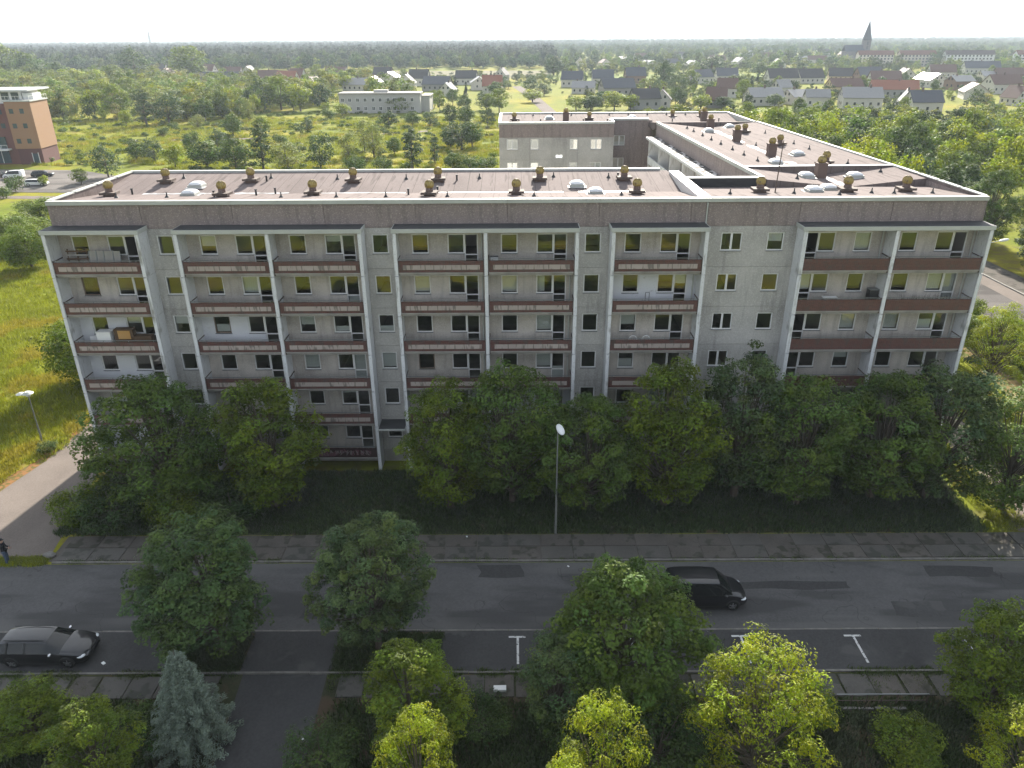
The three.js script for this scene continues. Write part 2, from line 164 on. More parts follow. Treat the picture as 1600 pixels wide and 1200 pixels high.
// ================================================================= setting: terrain
const ROADX = [81, 93];
{
  // one sheet of meadow out to the horizon; macro tone (mown, dry, lush patches) in vertex colours, fine tone in the map
  const cs = [0]; let st = 6; while (cs[cs.length - 1] < 11000) { cs.push(cs[cs.length - 1] + st); if (cs[cs.length - 1] > 160) st *= 1.13; }
  const ax = [...cs.slice(1).reverse().map(v => -v), ...cs], n = ax.length, p = [], c = [], u = [], ix = [];
  for (let j = 0; j < n; j++) for (let i = 0; i < n; i++) {
    const x = ax[i] + 30, z = ax[j] - 40; p.push(x, 0, z); u.push(x, z);
    const q = fbm(x / 900 + 9, z / 900 + 9, 32, 4, 301), q2 = fbm(x / 200 + 9, z / 200 + 9, 16, 3, 311);
    let k = [1, 1, 1]; k = mixc(k, [1.4, 1.15, 0.95], smooth(0.48, 0.62, q)); k = mixc(k, [0.72, 0.85, 0.7], smooth(0.55, 0.7, q2)); c.push(...k);
  }
  for (let j = 0; j < n - 1; j++) for (let i = 0; i < n - 1; i++) { const a = j * n + i; ix.push(a, a + n, a + 1, a + 1, a + n, a + n + 1); }
  const g = new THREE.BufferGeometry(); g.setAttribute('position', new THREE.Float32BufferAttribute(p, 3)); g.setAttribute('color', new THREE.Float32BufferAttribute(c, 3)); g.setAttribute('uv', new THREE.Float32BufferAttribute(u, 2)); g.setIndex(ix); g.computeVertexNormals();
  M.meadow = matte({ vertexColors: true, map: colorTex(1024, 37, (u2, v) => { const a = fbm(u2, v, 9, 5, 321), b = fbm(u2, v, 150, 2, 327), d = fbm(u2, v, 30, 3, 331); let col = mixc([0.092, 0.112, 0.012], [0.190, 0.200, 0.020], a * 0.6 + b * 0.5); return mixc(col, [0.115, 0.102, 0.045], 0.6 * smooth(0.55, 0.72, d)); }), roughness: 1 });
  structure('meadow', g, M.meadow);
}
// ground in front of the block and the street
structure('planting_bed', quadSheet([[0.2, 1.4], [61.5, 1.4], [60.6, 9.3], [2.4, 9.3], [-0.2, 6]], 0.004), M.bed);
structure('street', quadSheet([[-120, 12.2], [140, 12.2], [140, 17.9], [-120, 17.9]], 0.008), M.asphalt);
structure('parking_lane', quadSheet([[-60, 17.95], [90, 17.95], [90, 20.85], [-60, 20.85]], 0.006), M.parking);
structure('driveway', quadSheet([[16.4, 17.93], [20.8, 17.93], [21.2, 34], [17.6, 34]], 0.012), M.parking);
structure('gravel_path', quadSheet([[-5.2, -40], [-0.9, -40], [-0.4, 2], [0.6, 6.5], [1.6, 11.9], [-30, 11.9], [-22, 8], [-9.5, 6.2], [-6.2, 4.2], [-5.4, 0]], 0.010), M.pathSand);
structure('pavement', quadSheet([[1.6, 9.4], [90, 9.4], [90, 11.95], [1.7, 11.95]], 0.014), M.paving);
structure('dirt_path', quadSheet([[65.4, -60], [68.6, -60], [67.8, -8], [65.8, 9.2], [62.9, 9.2], [64.8, -6]], 0.010), M.pathSand);
structure('worn_track', quadSheet([[76.4, -40], [78.6, -40], [76.8, -12], [73, 8], [71, 8], [74.6, -14]], 0.008), M.dirt);
structure('side_road', quadSheet([[ROADX[0], -92], [ROADX[1], -92], [ROADX[1], 12], [ROADX[0], 12]], 0.006), matte({ map: M.asphalt.map, color: lin(1.2, 1.13, 1.08) }));
structure('side_pavement', quadSheet([[93.4, -92], [97.4, -92], [97.4, 12], [93.4, 12]], 0.10), M.paving);
structure('side_shoulder', quadSheet([[90.6, -92], [92.9, -92], [92.9, 12], [90.6, 12]], 0.010), M.pathSand);
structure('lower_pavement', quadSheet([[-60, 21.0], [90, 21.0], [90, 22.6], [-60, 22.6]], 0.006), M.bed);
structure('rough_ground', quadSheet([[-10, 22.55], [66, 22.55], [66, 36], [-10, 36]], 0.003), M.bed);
for (const [x, z, w, d] of [[9, 13.4, 3.2, 1.1], [21, 16.6, 5, 0.8], [29.5, 13.0, 2.6, 1.3], [46.5, 14.4, 6.5, 0.7], [53, 16.4, 3, 1.2], [57, 13.2, 4, 0.9], [-6, 15, 4, 1.2]]) { const g2 = rngOf(Math.round(x * 7 + 900)), pts = []; for (const [a, b] of [[-1, -1], [-0.2, -1], [0.5, -1], [1, -1], [1, 0], [1, 1], [0.3, 1], [-0.4, 1], [-1, 1], [-1, 0.1]]) pts.push([x + a * w / 2 + rr(-0.18, 0.18, g2), z + b * d / 2 + rr(-0.12, 0.12, g2)]); structure('asphalt_patch', quadSheet(pts, 0.0125), M.parking); }
{ const g2 = rngOf(404), A2 = [], B2 = []; const edge = [[-5.15, -14], [-5.2, -9], [-5.2, -5], [-5.3, -2], [-5.4, 0], [-5.9, 2.4], [-6.3, 4.3], [-8, 5.4], [-9.8, 6.4], [-14, 7.1]]; for (const [x, z] of edge) { A2.push([x + 0.05, z + 0.05]); B2.unshift([x - rr(0.45, 1.1, g2), z - rr(0.1, 0.5, g2)]); } structure('leaf_litter_verge', quadSheet([...A2, ...B2], 0.014), matte({ map: colorTex(256, 3, (u, v) => mixc([0.20, 0.105, 0.045], [0.10, 0.085, 0.03], smooth(0.42, 0.6, fbm(u, v, 12, 4, 651)))) })); }
// kerbs: single stones along the street
function kerbLine(name, label, x0, x1, z, w, h, along = 'x') {
  const g = thing(name, label, 'kerb'); const L = 2.0, geo = along === 'x' ? cbox(L - 0.03, h, w, 0, 0, 0) : cbox(w, h, L - 0.03, 0, 0, 0);
  for (let x = x0, k = 0; x < x1; x += L, k++) { const m = part(g, 'kerb_stone', geo, M.kerb); m.position.set(along === 'x' ? x + L / 2 : z, rr(-0.02, 0.008), along === 'x' ? z + rr(-0.015, 0.015) : x + L / 2); m.rotation.y = rr(-0.006, 0.006); }
}
kerbLine('street_kerb', 'pale kerb stones between street and the pavement along the flats', 2, 70, 12.07, 0.16, 0.10);
kerbLine('flush_kerb', 'flush kerb stones between street and marked parking lane', -14, 70, 17.92, 0.10, 0.022);
kerbLine('parking_kerb', 'weedy kerb stones behind the marked parking lane', -14, 62, 20.93, 0.12, 0.10);
kerbLine('side_road_kerb', 'kerb stones along the far side of the side road', -92, 0, 93.15, 0.3, 0.13, 'z');
{ // concrete slabs of the lower pavement, one by one
  const p = scene.children.find(o => o.name === 'lower_pavement'); const geos = Array.from({ length: 10 }, (_, i) => uvShift(cbox(i % 2 ? 1.42 : 1.28, 0.06, 1.36, 0, 0, 0)));
  for (let x = -2; x < 62; x += 1.47) { if (x > 15.2 && x < 21) continue; const m = part(p, 'slab', geos[Math.floor(R() * 10)], R() < 0.5 ? M.paving : M.concrete2 ??= mat({ map: M.paving.map, color: lin(0.8, 0.82, 0.82) })); m.position.set(x + 0.7, rr(-0.03, 0.012), 21.8 + rr(-0.03, 0.03)); m.rotation.set(rr(-0.012, 0.012), rr(-0.02, 0.02), rr(-0.012, 0.012)); }
}
{ // slabs of the upper pavement
  const p = scene.children.find(o => o.name === 'pavement'); const gs = Array.from({ length: 12 }, () => uvShift(cbox(1.94, 0.05, 1.2, 0, 0, 0)));
  for (let x = 2; x < 70; x += 2) for (let r = 0; r < 2; r++) { if (R() < 0.08) continue; const m = part(p, 'slab', gs[Math.floor(R() * 12)], R() < 0.5 ? M.paving : M.concrete2); m.position.set(x + 1, rr(-0.02, 0.012), 10.0 + r * 1.26); m.rotation.set(rr(-0.008, 0.008), 0, rr(-0.008, 0.008)); }
}
for (const [x, where] of [[-5.5, 'beside the estate car'], [30.5, 'beside the driveway island'], [36.5, 'behind the large maple'], [42.4, 'near the black van'], [48.4, 'in the open part of the parking lane'], [54.2, 'by the last tree of the parking lane']]) {
  const t = structure('parking_mark', join([box(x - 0.48, x + 0.42, 0.009, 0.011, 18.38, 18.5), box(x - 0.06, x + 0.06, 0.009, 0.011, 18.5, 20.35)]), M.paint); t.name = t.name;
}

// ================================================================= apartment blocks
const FL = k => 1 + 2.8 * (k - 1), EAVE = 17.75, TOP = 19.6;
const tones = (m, ks) => ks.map(k => { const c = m.clone(); c.color.setRGB(k, k * 0.995, k * 0.985); return c; });
const PANEL = tones(M.panel, [1, 0.93, 1.05, 0.97, 0.88]), LOGGIA = tones(M.loggia, [1, 0.88, 0.94, 0.97, 1.04]), ATTIC = tones(M.attic, [1, 0.95, 1.06, 1.0]), one = a => a[Math.floor(R() * a.length)];
const geoCache = {};
const cached = (k, f) => geoCache[k] ??= f();
function panelGeo(x0, x1, y0, y1, holes) {                             // wall panel with real openings and recessed joints
  const mk = (i, depth, zf) => {
    const s = new THREE.Shape(); s.moveTo(x0 + i, y0 + i); s.lineTo(x1 - i, y0 + i); s.lineTo(x1 - i, y1 - i); s.lineTo(x0 + i, y1 - i); s.closePath();
    for (const q of holes) { const pts = typeof q[0] === 'number' ? [[q[0], q[2]], [q[0], q[3]], [q[1], q[3]], [q[1], q[2]]] : q; s.holes.push(new THREE.Path(pts.map(p => new THREE.Vector2(...p)))); }
    const g = new THREE.ExtrudeGeometry(s, { depth, bevelEnabled: false }); g.translate(0, 0, zf - depth); return g;
  };
  return join([mk(0.018, 0.04, 0), mk(0, 0.15, -0.04)]);
}
// window built round its own middle bottom; frame with sashes, one pane per light
function frameGeo(w, h, lights, trans) {
  const t = 0.075, d = 0.07, gs = [box(-w / 2, w / 2, 0, t, -d, 0), box(-w / 2, w / 2, h - t, h, -d, 0), box(-w / 2, -w / 2 + t, t, h - t, -d, 0), box(w / 2 - t, w / 2, t, h - t, -d, 0)];
  for (let i = 1; i < lights; i++) { const x = -w / 2 + w * i / lights; gs.push(box(x - 0.07, x + 0.07, t, h - t, -d + 0.003, -0.003)); }
  if (trans) gs.push(box(-w / 2 + t, w / 2 - t, trans - 0.04, trans + 0.04, -d + 0.003, -0.003));
  return join(gs);
}
const IDENT = new THREE.Matrix4();
function addWindow(bld, F, x, y, w, h, o = {}) {
  const { lights = 1, trans = 0, sill = true, old = false, open = false, curtain = 0, name = 'window', z = -0.05, sunk = 0 } = o;
  const key = [w, h, lights, trans].map(v => v.toFixed(2)).join('_');
  const f = part(bld, name, cached('f' + key, () => frameGeo(w, h, lights, trans)), old ? M.oldFrame : M.frame);
  f.applyMatrix4(new THREE.Matrix4().makeTranslation(x, y, z).premultiply(F));
  const t = 0.075, rows = trans ? [[t, trans - 0.04], [trans + 0.04, h - t]] : [[t, h - t]];
  if (!open) for (let i = 0; i < lights; i++) for (const [a, b] of rows) {
    const x0 = -w / 2 + w * i / lights + (i ? 0.07 : t), x1 = -w / 2 + w * (i + 1) / lights - (i < lights - 1 ? 0.07 : t);
    const pw = x1 - x0, ph = b - a, pg = cached('p' + pw.toFixed(2) + ph.toFixed(2), () => new THREE.PlaneGeometry(pw - 0.004, ph - 0.004));
    const p = part(f, 'pane', pg, M.glass); p.position.set((x0 + x1) / 2, (a + b) / 2, -0.035); p.rotation.set(rr(-0.022, 0.022), rr(-0.02, 0.02), 0);
  }
  if (sill) { const s = part(f, 'sill', cached('s' + w.toFixed(2), () => box(-w / 2 - 0.03, w / 2 + 0.03, -0.03, 0, -0.02, 0.12)), M.steel); }
  if (curtain) { const cw = w * (curtain > 1 ? 0.45 : 0.92), gs = []; const n = 14; for (let i = 0; i < n; i++) gs.push(box(-cw / 2 + cw * i / n, -cw / 2 + cw * (i + 1) / n, 0.1, h - 0.12, -0.2 - 0.02 * (i % 2), -0.19 - 0.02 * (i % 2))); const c = part(f, 'curtain', cached('c' + w.toFixed(2) + h.toFixed(2) + curtain, () => join(gs)), M.curtain); if (curtain > 1) c.position.x = -w * 0.22; }
  if (!curtain && !open && R() < 0.16) { const top = R() < 0.5, hh = h * rr(0.25, 0.6); part(f, 'blind', cached('b' + w.toFixed(2), () => box(-w / 2 + 0.1, w / 2 - 0.1, 0, 1, -0.13, -0.12)), M.curtain).scale.y = hh; const b = f.children[f.children.length - 1]; b.position.y = top ? h - 0.09 - hh : 0.09; }
  return f;
}
// loggia bays: [x0, x1, mirrored, red only]
function bay(bld, F, x0, x1, k, o = {}) {
  const y = FL(k), mir = o.mirror, fx = (a, b) => mir ? [x1 - 0.1 - b, x1 - 0.1 - a] : [x0 + 0.1 + a, x0 + 0.1 + b];
  const [wa, wb] = fx(0.86, 1.98), [da, db] = fx(3.24, 4.36), [ea, eb] = fx(4.36, 5.27), W = 1.12;
  const wy0 = y + 1.0, wy1 = y + 2.32, dy0 = y + 0.06;
  // wall with an L-shaped opening: door and window side by side
  const y1 = k === 6 ? EAVE : FL(k + 1);
  const wall = part(bld, o.painted ? 'painted_wall_panel' : 'wall_panel', panelGeo(x0, x1, y, y1, [[wa, wb, wy0, wy1], mir ? [[ea, dy0], [ea, wy1], [db, wy1], [db, wy0], [da, wy0], [eb, dy0]] : [[da, wy0], [da, wy1], [eb, wy1], [eb, dy0], [ea, dy0], [ea, wy0]]]), o.painted ? M.paintedWall : one(LOGGIA));
  wall.applyMatrix4(F);
  addWindow(bld, F, (wa + wb) / 2, wy0, W, 1.32, { old: o.old, curtain: o.c1, sill: true });
  addWindow(bld, F, (da + db) / 2, wy0, W, 1.32, { old: o.old && R() < 0.6, curtain: o.c2, sill: true });
  addWindow(bld, F, (ea + eb) / 2, dy0, 0.91, 2.26, { name: 'balcony_door', trans: 0.86, sill: false, open: o.open, curtain: o.c3 });
  // balcony: slab with front panel, band, rail and end brackets
  const bx0 = x0 + 0.16, bx1 = x1 - 0.14, s = part(bld, 'balcony', box(bx0 - 0.05, bx1 + 0.05, y - 0.15, y, 0.004, 1.22), M.concrete); s.applyMatrix4(F);
  const pz = rr(-0.01, 0.01);
  part(s, 'tiled_front', box(bx0 + 0.04, bx1 - 0.04, y + 0.09, y + 0.86, 1.235 + pz, 1.33 + pz), o.graffiti ? M.graffiti : M.tile);
  part(s, 'front_edge', box(bx0 + 0.02, bx1 - 0.02, y + 0.02, y + 0.085, 1.225, 1.345), M.concrete);
  if (!o.red && !o.graffiti) part(s, 'cream_band', box(bx0 + 0.30, bx1 - 0.28, y + 0.27, y + 0.585, 1.331 + pz, 1.342 + pz), M.cream);
  part(s, 'handrail', join([box(bx0, bx1, y + 0.95, y + 0.985, 1.25, 1.30), ...[0.05, 0.35, 0.65, 0.95].map(t => box(lerp(bx0, bx1, t) - 0.015, lerp(bx0, bx1, t) + 0.015, y + 0.86, y + 0.95, 1.26, 1.29))]), M.steel);
  part(s, 'end_bracket', join([box(bx0 - 0.055, bx0 + 0.02, y - 0.12, y + 0.97, 1.21, 1.31), box(bx0 - 0.05, bx0 + 0.0, y + 0.86, y + 0.92, 0.05, 1.2)]), M.rust);
  part(s, 'end_bracket', join([box(bx1 - 0.02, bx1 + 0.055, y - 0.12, y + 0.97, 1.21, 1.31), box(bx1 - 0.0, bx1 + 0.05, y + 0.86, y + 0.92, 0.05, 1.2)]), M.rust);
  if (R() < 0.5) part(s, 'drain_pipe', at(new THREE.CylinderGeometry(0.045, 0.045, 2.64, 8), x1 - 0.32, y + 1.32, 0.12), M.coping);
}
function partition(bld, F, x, k, th = 0.17) { const y0 = FL(k) - (k === 1 ? 0.98 : 0.14), y1 = k === 6 ? EAVE - 0.03 : FL(k + 1) - 0.16; const m = part(bld, 'partition_wall', join([box(x - th / 2, x + th / 2, y0, y1, 0.006, 1.31), box(x - th / 2 - 0.03, x + th / 2 + 0.03, y0 + 0.02, y1 - 0.02, 1.312, 1.40)]), M.white); m.applyMatrix4(F); }
function canopy(bld, F, x0, x1) { const m = part(bld, 'canopy', box(x0 - 0.12, x1 + 0.12, EAVE - 0.02, EAVE + 0.24, 0.006, 1.45), M.coping); m.applyMatrix4(F); part(m, 'canopy_felt', box(x0 - 0.06, x1 + 0.06, EAVE + 0.242, EAVE + 0.256, 0.01, 1.40), M.bitumen); }
function attic(bld, F, x0, x1, name = 'attic_panel') { for (let x = x0; x < x1 - 0.01;) { const e = Math.min(x1, x + 6); const m = part(bld, name, panelGeo(x, e, EAVE, 19.34, []), one(ATTIC)); m.applyMatrix4(F); x = e; } }
// roof furniture
const roofY = (z, zg = -6, h = 6, dip = 0.6) => 19.5 - dip * clamp(1 - Math.abs(z - zg) / h);
const V = { base: cbox(1.1, 0.16, 0.95, 0, 0.16, 0), leg: join([cbox(0.72, 0.2, 0.6, 0, -0.03, 0), at(new THREE.CylinderGeometry(0.24, 0.27, 0.3, 14), 0, 0.44, 0)]), globe: (() => { const gs = [new THREE.SphereGeometry(0.31, 20, 12).scale(1, 0.95, 1)]; for (let i = 0; i < 14; i++) gs.push(at(new THREE.TorusGeometry(0.315, 0.018, 4, 12, Math.PI), 0, 0, 0, i * Math.PI / 7, 0, Math.PI / 2)); return join(gs).translate(0, 0.78, 0); })() };
function ventilator(bld, x, y, z) { const b = part(bld, 'roof_ventilator', V.leg, M.brick); b.position.set(x, y, z); b.rotation.y = rr(-0.1, 0.1); part(b, 'base_plate', V.base, M.rust); part(b, 'ventilator_globe', V.globe, M.globe); }
const skyDome = (() => { const s = new THREE.SphereGeometry(0.66, 16, 8, 0, Math.PI * 2, 0, Math.PI / 2); s.scale(1, 0.42, 1); const p = s.attributes.position; for (let i = 0; i < p.count; i++) { const x = p.getX(i), z = p.getZ(i), m = Math.max(Math.abs(x), Math.abs(z)), l = Math.hypot(x, z); if (m > 1e-4) { const k = lerp(1, l / m, 0.85); p.setX(i, x * k * 0.86); p.setZ(i, z * k * 0.86); } } s.computeVertexNormals(); return s.translate(0, 0.26, 0); })();
function skylight(bld, x, y, z) { const b = part(bld, 'skylight', cbox(1.25, 0.28, 1.25, 0, -0.04, 0), M.coping); b.position.set(x, y, z); b.scale.setScalar(0.84); part(b, 'skylight_dome', skyDome, M.dome); part(b, 'flashing', cbox(1.6, 0.06, 1.6, 0, -0.03, 0), M.silver); }
const pipeG = join([new THREE.CylinderGeometry(0.05, 0.19, 0.2, 10).translate(0, 0.09, 0), new THREE.CylinderGeometry(0.035, 0.05, 0.24, 8).translate(0, 0.28, 0)]);
const pipe2 = join([new THREE.CylinderGeometry(0.07, 0.07, 0.42, 10).translate(0, 0.2, 0), new THREE.CylinderGeometry(0.1, 0.1, 0.05, 10).translate(0, 0.42, 0)]);
function pipe(bld, x, y, z, tall) { const m = part(bld, 'vent_pipe', tall ? pipe2 : pipeG, M.bitumen); m.position.set(x, y, z); m.rotation.y = R() * 6; }
const stackG = join([cbox(0.75, 1.15, 0.75, 0, -0.1, 0), cbox(0.86, 0.09, 0.86, 0, 1.06, 0)]);
function chimney(bld, x, y, z) { const m = part(bld, 'chimney_stack', stackG, M.brick); m.position.set(x, y, z); part(m, 'ventilator_globe', V.globe, M.globe).position.y = 0.58; }
function slopeSheet(p) {                                               // quad from four [x,y,z], uv in metres
  const g = new THREE.BufferGeometry(); g.setAttribute('position', new THREE.Float32BufferAttribute(p.flat(), 3)); g.setAttribute('uv', new THREE.Float32BufferAttribute(p.flatMap(q => [q[0], q[2]]), 2)); g.setIndex([0, 1, 2, 0, 2, 3]); g.computeVertexNormals(); return g;
}
function solidSlope(q, bottom = 18.6) { // roof slab: top quad closed down to a bottom
  const b = q.map(([x, , z]) => [x, bottom, z]); const gs = [slopeSheet(q)]; for (let i = 0; i < 4; i++) { const j = (i + 1) % 4; gs.push(slopeSheet([q[i], b[i], b[j], q[j]])); } return join(gs);
}
{ // illegible sprayed tag on one ground floor balcony front
  const c = document.createElement('canvas'); c.width = 1024; c.height = 256; const x = c.getContext('2d');
  x.fillStyle = '#2e1614'; x.fillRect(0, 0, 1024, 256); x.fillStyle = '#2a1310'; for (let i = 0; i < 1024; i += 12) x.fillRect(i, 0, 1, 256); for (let j = 0; j < 256; j += 26) x.fillRect(0, j, 1024, 2);
  const g = rngOf(51); x.fillStyle = '#53303a'; x.fillRect(60, 130, 420, 90);
  for (const [col, lw] of [['#5e3a44', 24], ['#6f6566', 11], ['#857c7a', 6]]) { x.strokeStyle = col; x.lineWidth = lw; for (let k = 0; k < 12; k++) { const X = 120 + k * 70; x.beginPath(); x.moveTo(X + g() * 30, 60 + g() * 20); for (let s = 0; s < 4; s++) x.lineTo(X + g() * 62, 50 + g() * 150); x.stroke(); } }
  const t = new THREE.CanvasTexture(c); t.colorSpace = THREE.SRGBColorSpace; t.wrapS = t.wrapT = THREE.RepeatWrapping; t.repeat.set(1 / 5.6, 1 / 0.77); t.offset.set(-14.6 / 5.6, -1.09 / 0.77); M.graffiti = mat({ map: t });
}
// ---- block A: the front block
const A = thing('apartment_block', 'long six storey concrete slab block with red balconies, cream bands and flat roof', 'apartment block');
{
  const W0 = 0, W1 = 43.0, groups = [[[0.05, 6.1]], [[8.55, 14.5], [14.5, 20.45]], [[22.65, 28.58], [28.58, 34.5]], [[36.8, 42.85]]];
  const stair = [[6.1, 8.55, 7.26], [20.45, 22.65, 21.52], [34.5, 36.8, 35.66]];
  const paintedBays = { '0_4': 1, '0_3': 1, '5_5': 1, '1_4': 1, '0_1': 1, '4_2': 1 }, openDoors = { '0_6': 1, '3_6': 1, '2_4': 1 }, oldBays = { '0_5': 1, '1_4': 1, '2_4': 0, '3_3': 1, '5_3': 0 };
  let bi = 0;
  for (const g of groups) { for (const [x0, x1] of g) { for (let k = 1; k <= 6; k++) { const id = `${bi}_${k}`; bay(A, IDENT, x0, x1, k, { painted: paintedBays[id], open: openDoors[id], old: oldBays[id], graffiti: id === '2_1', c2: id === '4_5' ? 2 : R() < 0.07 ? 1 : 0, c1: id === '4_5' || id === '2_3' ? 1 : R() < 0.06 ? 1 : 0, c3: id === '2_3' ? 1 : 0 }); } bi++; }
    const xs = [g[0][0] + 0.04, ...g.map(b => b[1])]; for (const x of xs) for (let k = 1; k <= 6; k++) partition(A, IDENT, x, k);
    canopy(A, IDENT, g[0][0] - 0.02, g[g.length - 1][1] + 0.04); }
  for (const [a, b, c] of stair) for (let k = 1; k <= 6; k++) {
    const y = FL(k), m = part(A, 'wall_panel', panelGeo(a, b, y, k === 6 ? EAVE : FL(k + 1), [[c - 0.54, c + 0.54, y + 1.02, y + 2.32]]), one(PANEL));
    addWindow(A, IDENT, c, y + 1.02, 1.08, 1.30, { curtain: a > 20 && a < 21 && k === 3 ? 1 : 0 });
  }
  for (const [a, b] of stair.map(s => [s[0] + 0.12, s[1] - 0.12])) { const m = part(A, 'entrance_canopy', box(a, b, 3.42, 3.56, 0.006, 1.6), M.coping); part(m, 'canopy_felt', box(a + 0.04, b - 0.04, 3.562, 3.575, 0.03, 1.55), M.bitumen); }
  attic(A, IDENT, W0, W1);
  part(A, 'wall_panel', box(W0, W0 + 0.05, FL(1), EAVE, -0.19, -0.003), M.panel);
  part(A, 'plinth', box(W0, W1, -0.1, 0.995, -12, -0.02), M.concrete);
  // gable and rear wall panels
  for (let k = 1; k <= 6; k++) for (let i = 0; i < 2; i++) { const y1 = k === 6 ? EAVE : FL(k + 1); const m = part(A, 'gable_panel', box(0, 0.19, FL(k) + 0.01, y1 - 0.01, -6 * i - 5.99, -6 * i - 0.21), M.panel); m.position.x = 0.002; }
  for (let k = 1; k <= 6; k++) for (let x = 0; x < 43; x += 6) part(A, 'rear_panel', box(x + 0.01, Math.min(43, x + 6) - 0.01, FL(k) + 0.01, (k === 6 ? EAVE : FL(k + 1)) - 0.01, -12, -11.8), M.panel);
  part(A, 'rear_attic_panel', box(0.2, 42.9, EAVE, 19.34, -12, -11.8), M.attic); part(A, 'gable_attic_panel', box(0.002, 0.19, EAVE, 19.34, -11.79, -0.21), M.attic);
  // floors and inner walls seen through the windows
  for (let k = 1; k <= 7; k++) part(A, 'floor_slab', box(0.2, 42.9, FL(k) - 0.16, FL(k) - 0.01, -11.8, -0.2), M.concrete);
  for (const x of [3.3, 6.1, 8.55, 11.6, 14.5, 17.5, 20.45, 22.65, 25.6, 28.58, 31.5, 34.5, 36.8, 39.8, 42.8]) part(A, 'inner_wall', box(x - 0.07, x + 0.07, 1, EAVE, -6, -0.2), M.room);
  part(A, 'inner_wall', box(0.2, 42.9, 1, EAVE, -6.15, -6.0), M.room);
  // roof
  part(A, 'roof', join([solidSlope([[0.26, 19.5, -0.26], [42.55, 19.5, -0.26], [42.55, 18.9, -6], [0.26, 18.9, -6]]), solidSlope([[0.26, 18.9, -6.0], [42.55, 18.9, -6.0], [42.55, 19.5, -11.75], [0.26, 19.5, -11.75]])]), M.felt);
  { const g = rngOf(5); let x = 3.5; while (x < 40) { const L = rr(3, 7, g), w = rr(0.14, 0.34, g), n = 10, P = []; for (let i = 0; i <= n; i++) P.push([x + L * i / n, 18.9 + (w * rr(0.4, 1, g)) * 0.1 + 0.012, -6 + w * rr(0.4, 1, g)]); for (let i = n; i >= 0; i--) P.push([x + L * i / n, 18.9 + 0.1 * w + 0.012, -6 - w * rr(0.4, 1, g)]);
    const gs = []; for (let i = 0; i < n; i++) gs.push(slopeSheet([P[i], P[i + 1], P[2 * n - i], P[2 * n + 1 - i]])); part(A, 'gutter_patch', join(gs), M.silver); x += L + rr(0.2, 2.2, g); } }
  for (let x = 0; x < 43; x += 3) part(A, 'coping', box(x + 0.004, Math.min(43.2, x + 3) - 0.004, 19.345, 19.6, -0.26, 0.11), M.coping);
  for (let x = 0; x < 42; x += 3) part(A, 'coping', box(x + 0.004, Math.min(42.6, x + 3) - 0.004, 19.345, 19.66, -12.1, -11.75), M.coping);
  part(A, 'gable_parapet', box(0.0, 0.26, 18.6, 19.555, -11.74, -0.27), M.felt); for (let z = 0; z < 12; z += 3) part(A, 'coping', box(-0.09, 0.30, 19.56, 19.63, -(z + 3) + 0.004 + (z === 9 ? 0.26 : 0), -z - 0.27), M.coping);
  for (const [z0, z1] of [[-10.9, -0.27]]) part(A, 'party_wall_coping', box(42.55, 43.3, 18.8, 19.58, z0, z1), M.plasticWhite2 ??= mat({ color: lin(0.55, 0.55, 0.54), roughness: 0.5 }));
  for (const [x, z] of [[1.9, -4.5], [10.2, -3.6], [16.3, -4.4], [24.6, -3.4], [30.6, -4.0], [39, -3.9], [4.1, -8.9], [10.5, -9], [18.3, -8.8], [24.7, -8.9], [32.4, -8.9], [38.8, -9]]) ventilator(A, x, roofY(z), z);
  for (const [x, z] of [[7.4, -4.9], [6.8, -7.8], [35.1, -7.5], [36.2, -4.6]]) skylight(A, x, roofY(z), z);
  for (const [x, z] of [[3.1, -3], [6.5, -3.2], [4.9, -10.2], [11.7, -10.1], [14.5, -2.8], [18.3, -2.7], [21.7, -2.6], [25.9, -2.5], [16.9, -9.7], [22.2, -9.6], [27.8, -9.7], [31.8, -2.6], [33.5, -10], [37.7, -9.7], [37.8, -2.9]]) pipe(A, x, roofY(z), z);
  for (const [x, z] of [[2.8, -5.9], [13.2, -5.8], [11.6, -9.2], [24.9, -6.1], [12.2, -4.6], [23.0, -4.4], [9.6, -3.6], [38.4, -9.6], [26.1, -9.2]]) pipe(A, x, roofY(z), z, true);
}
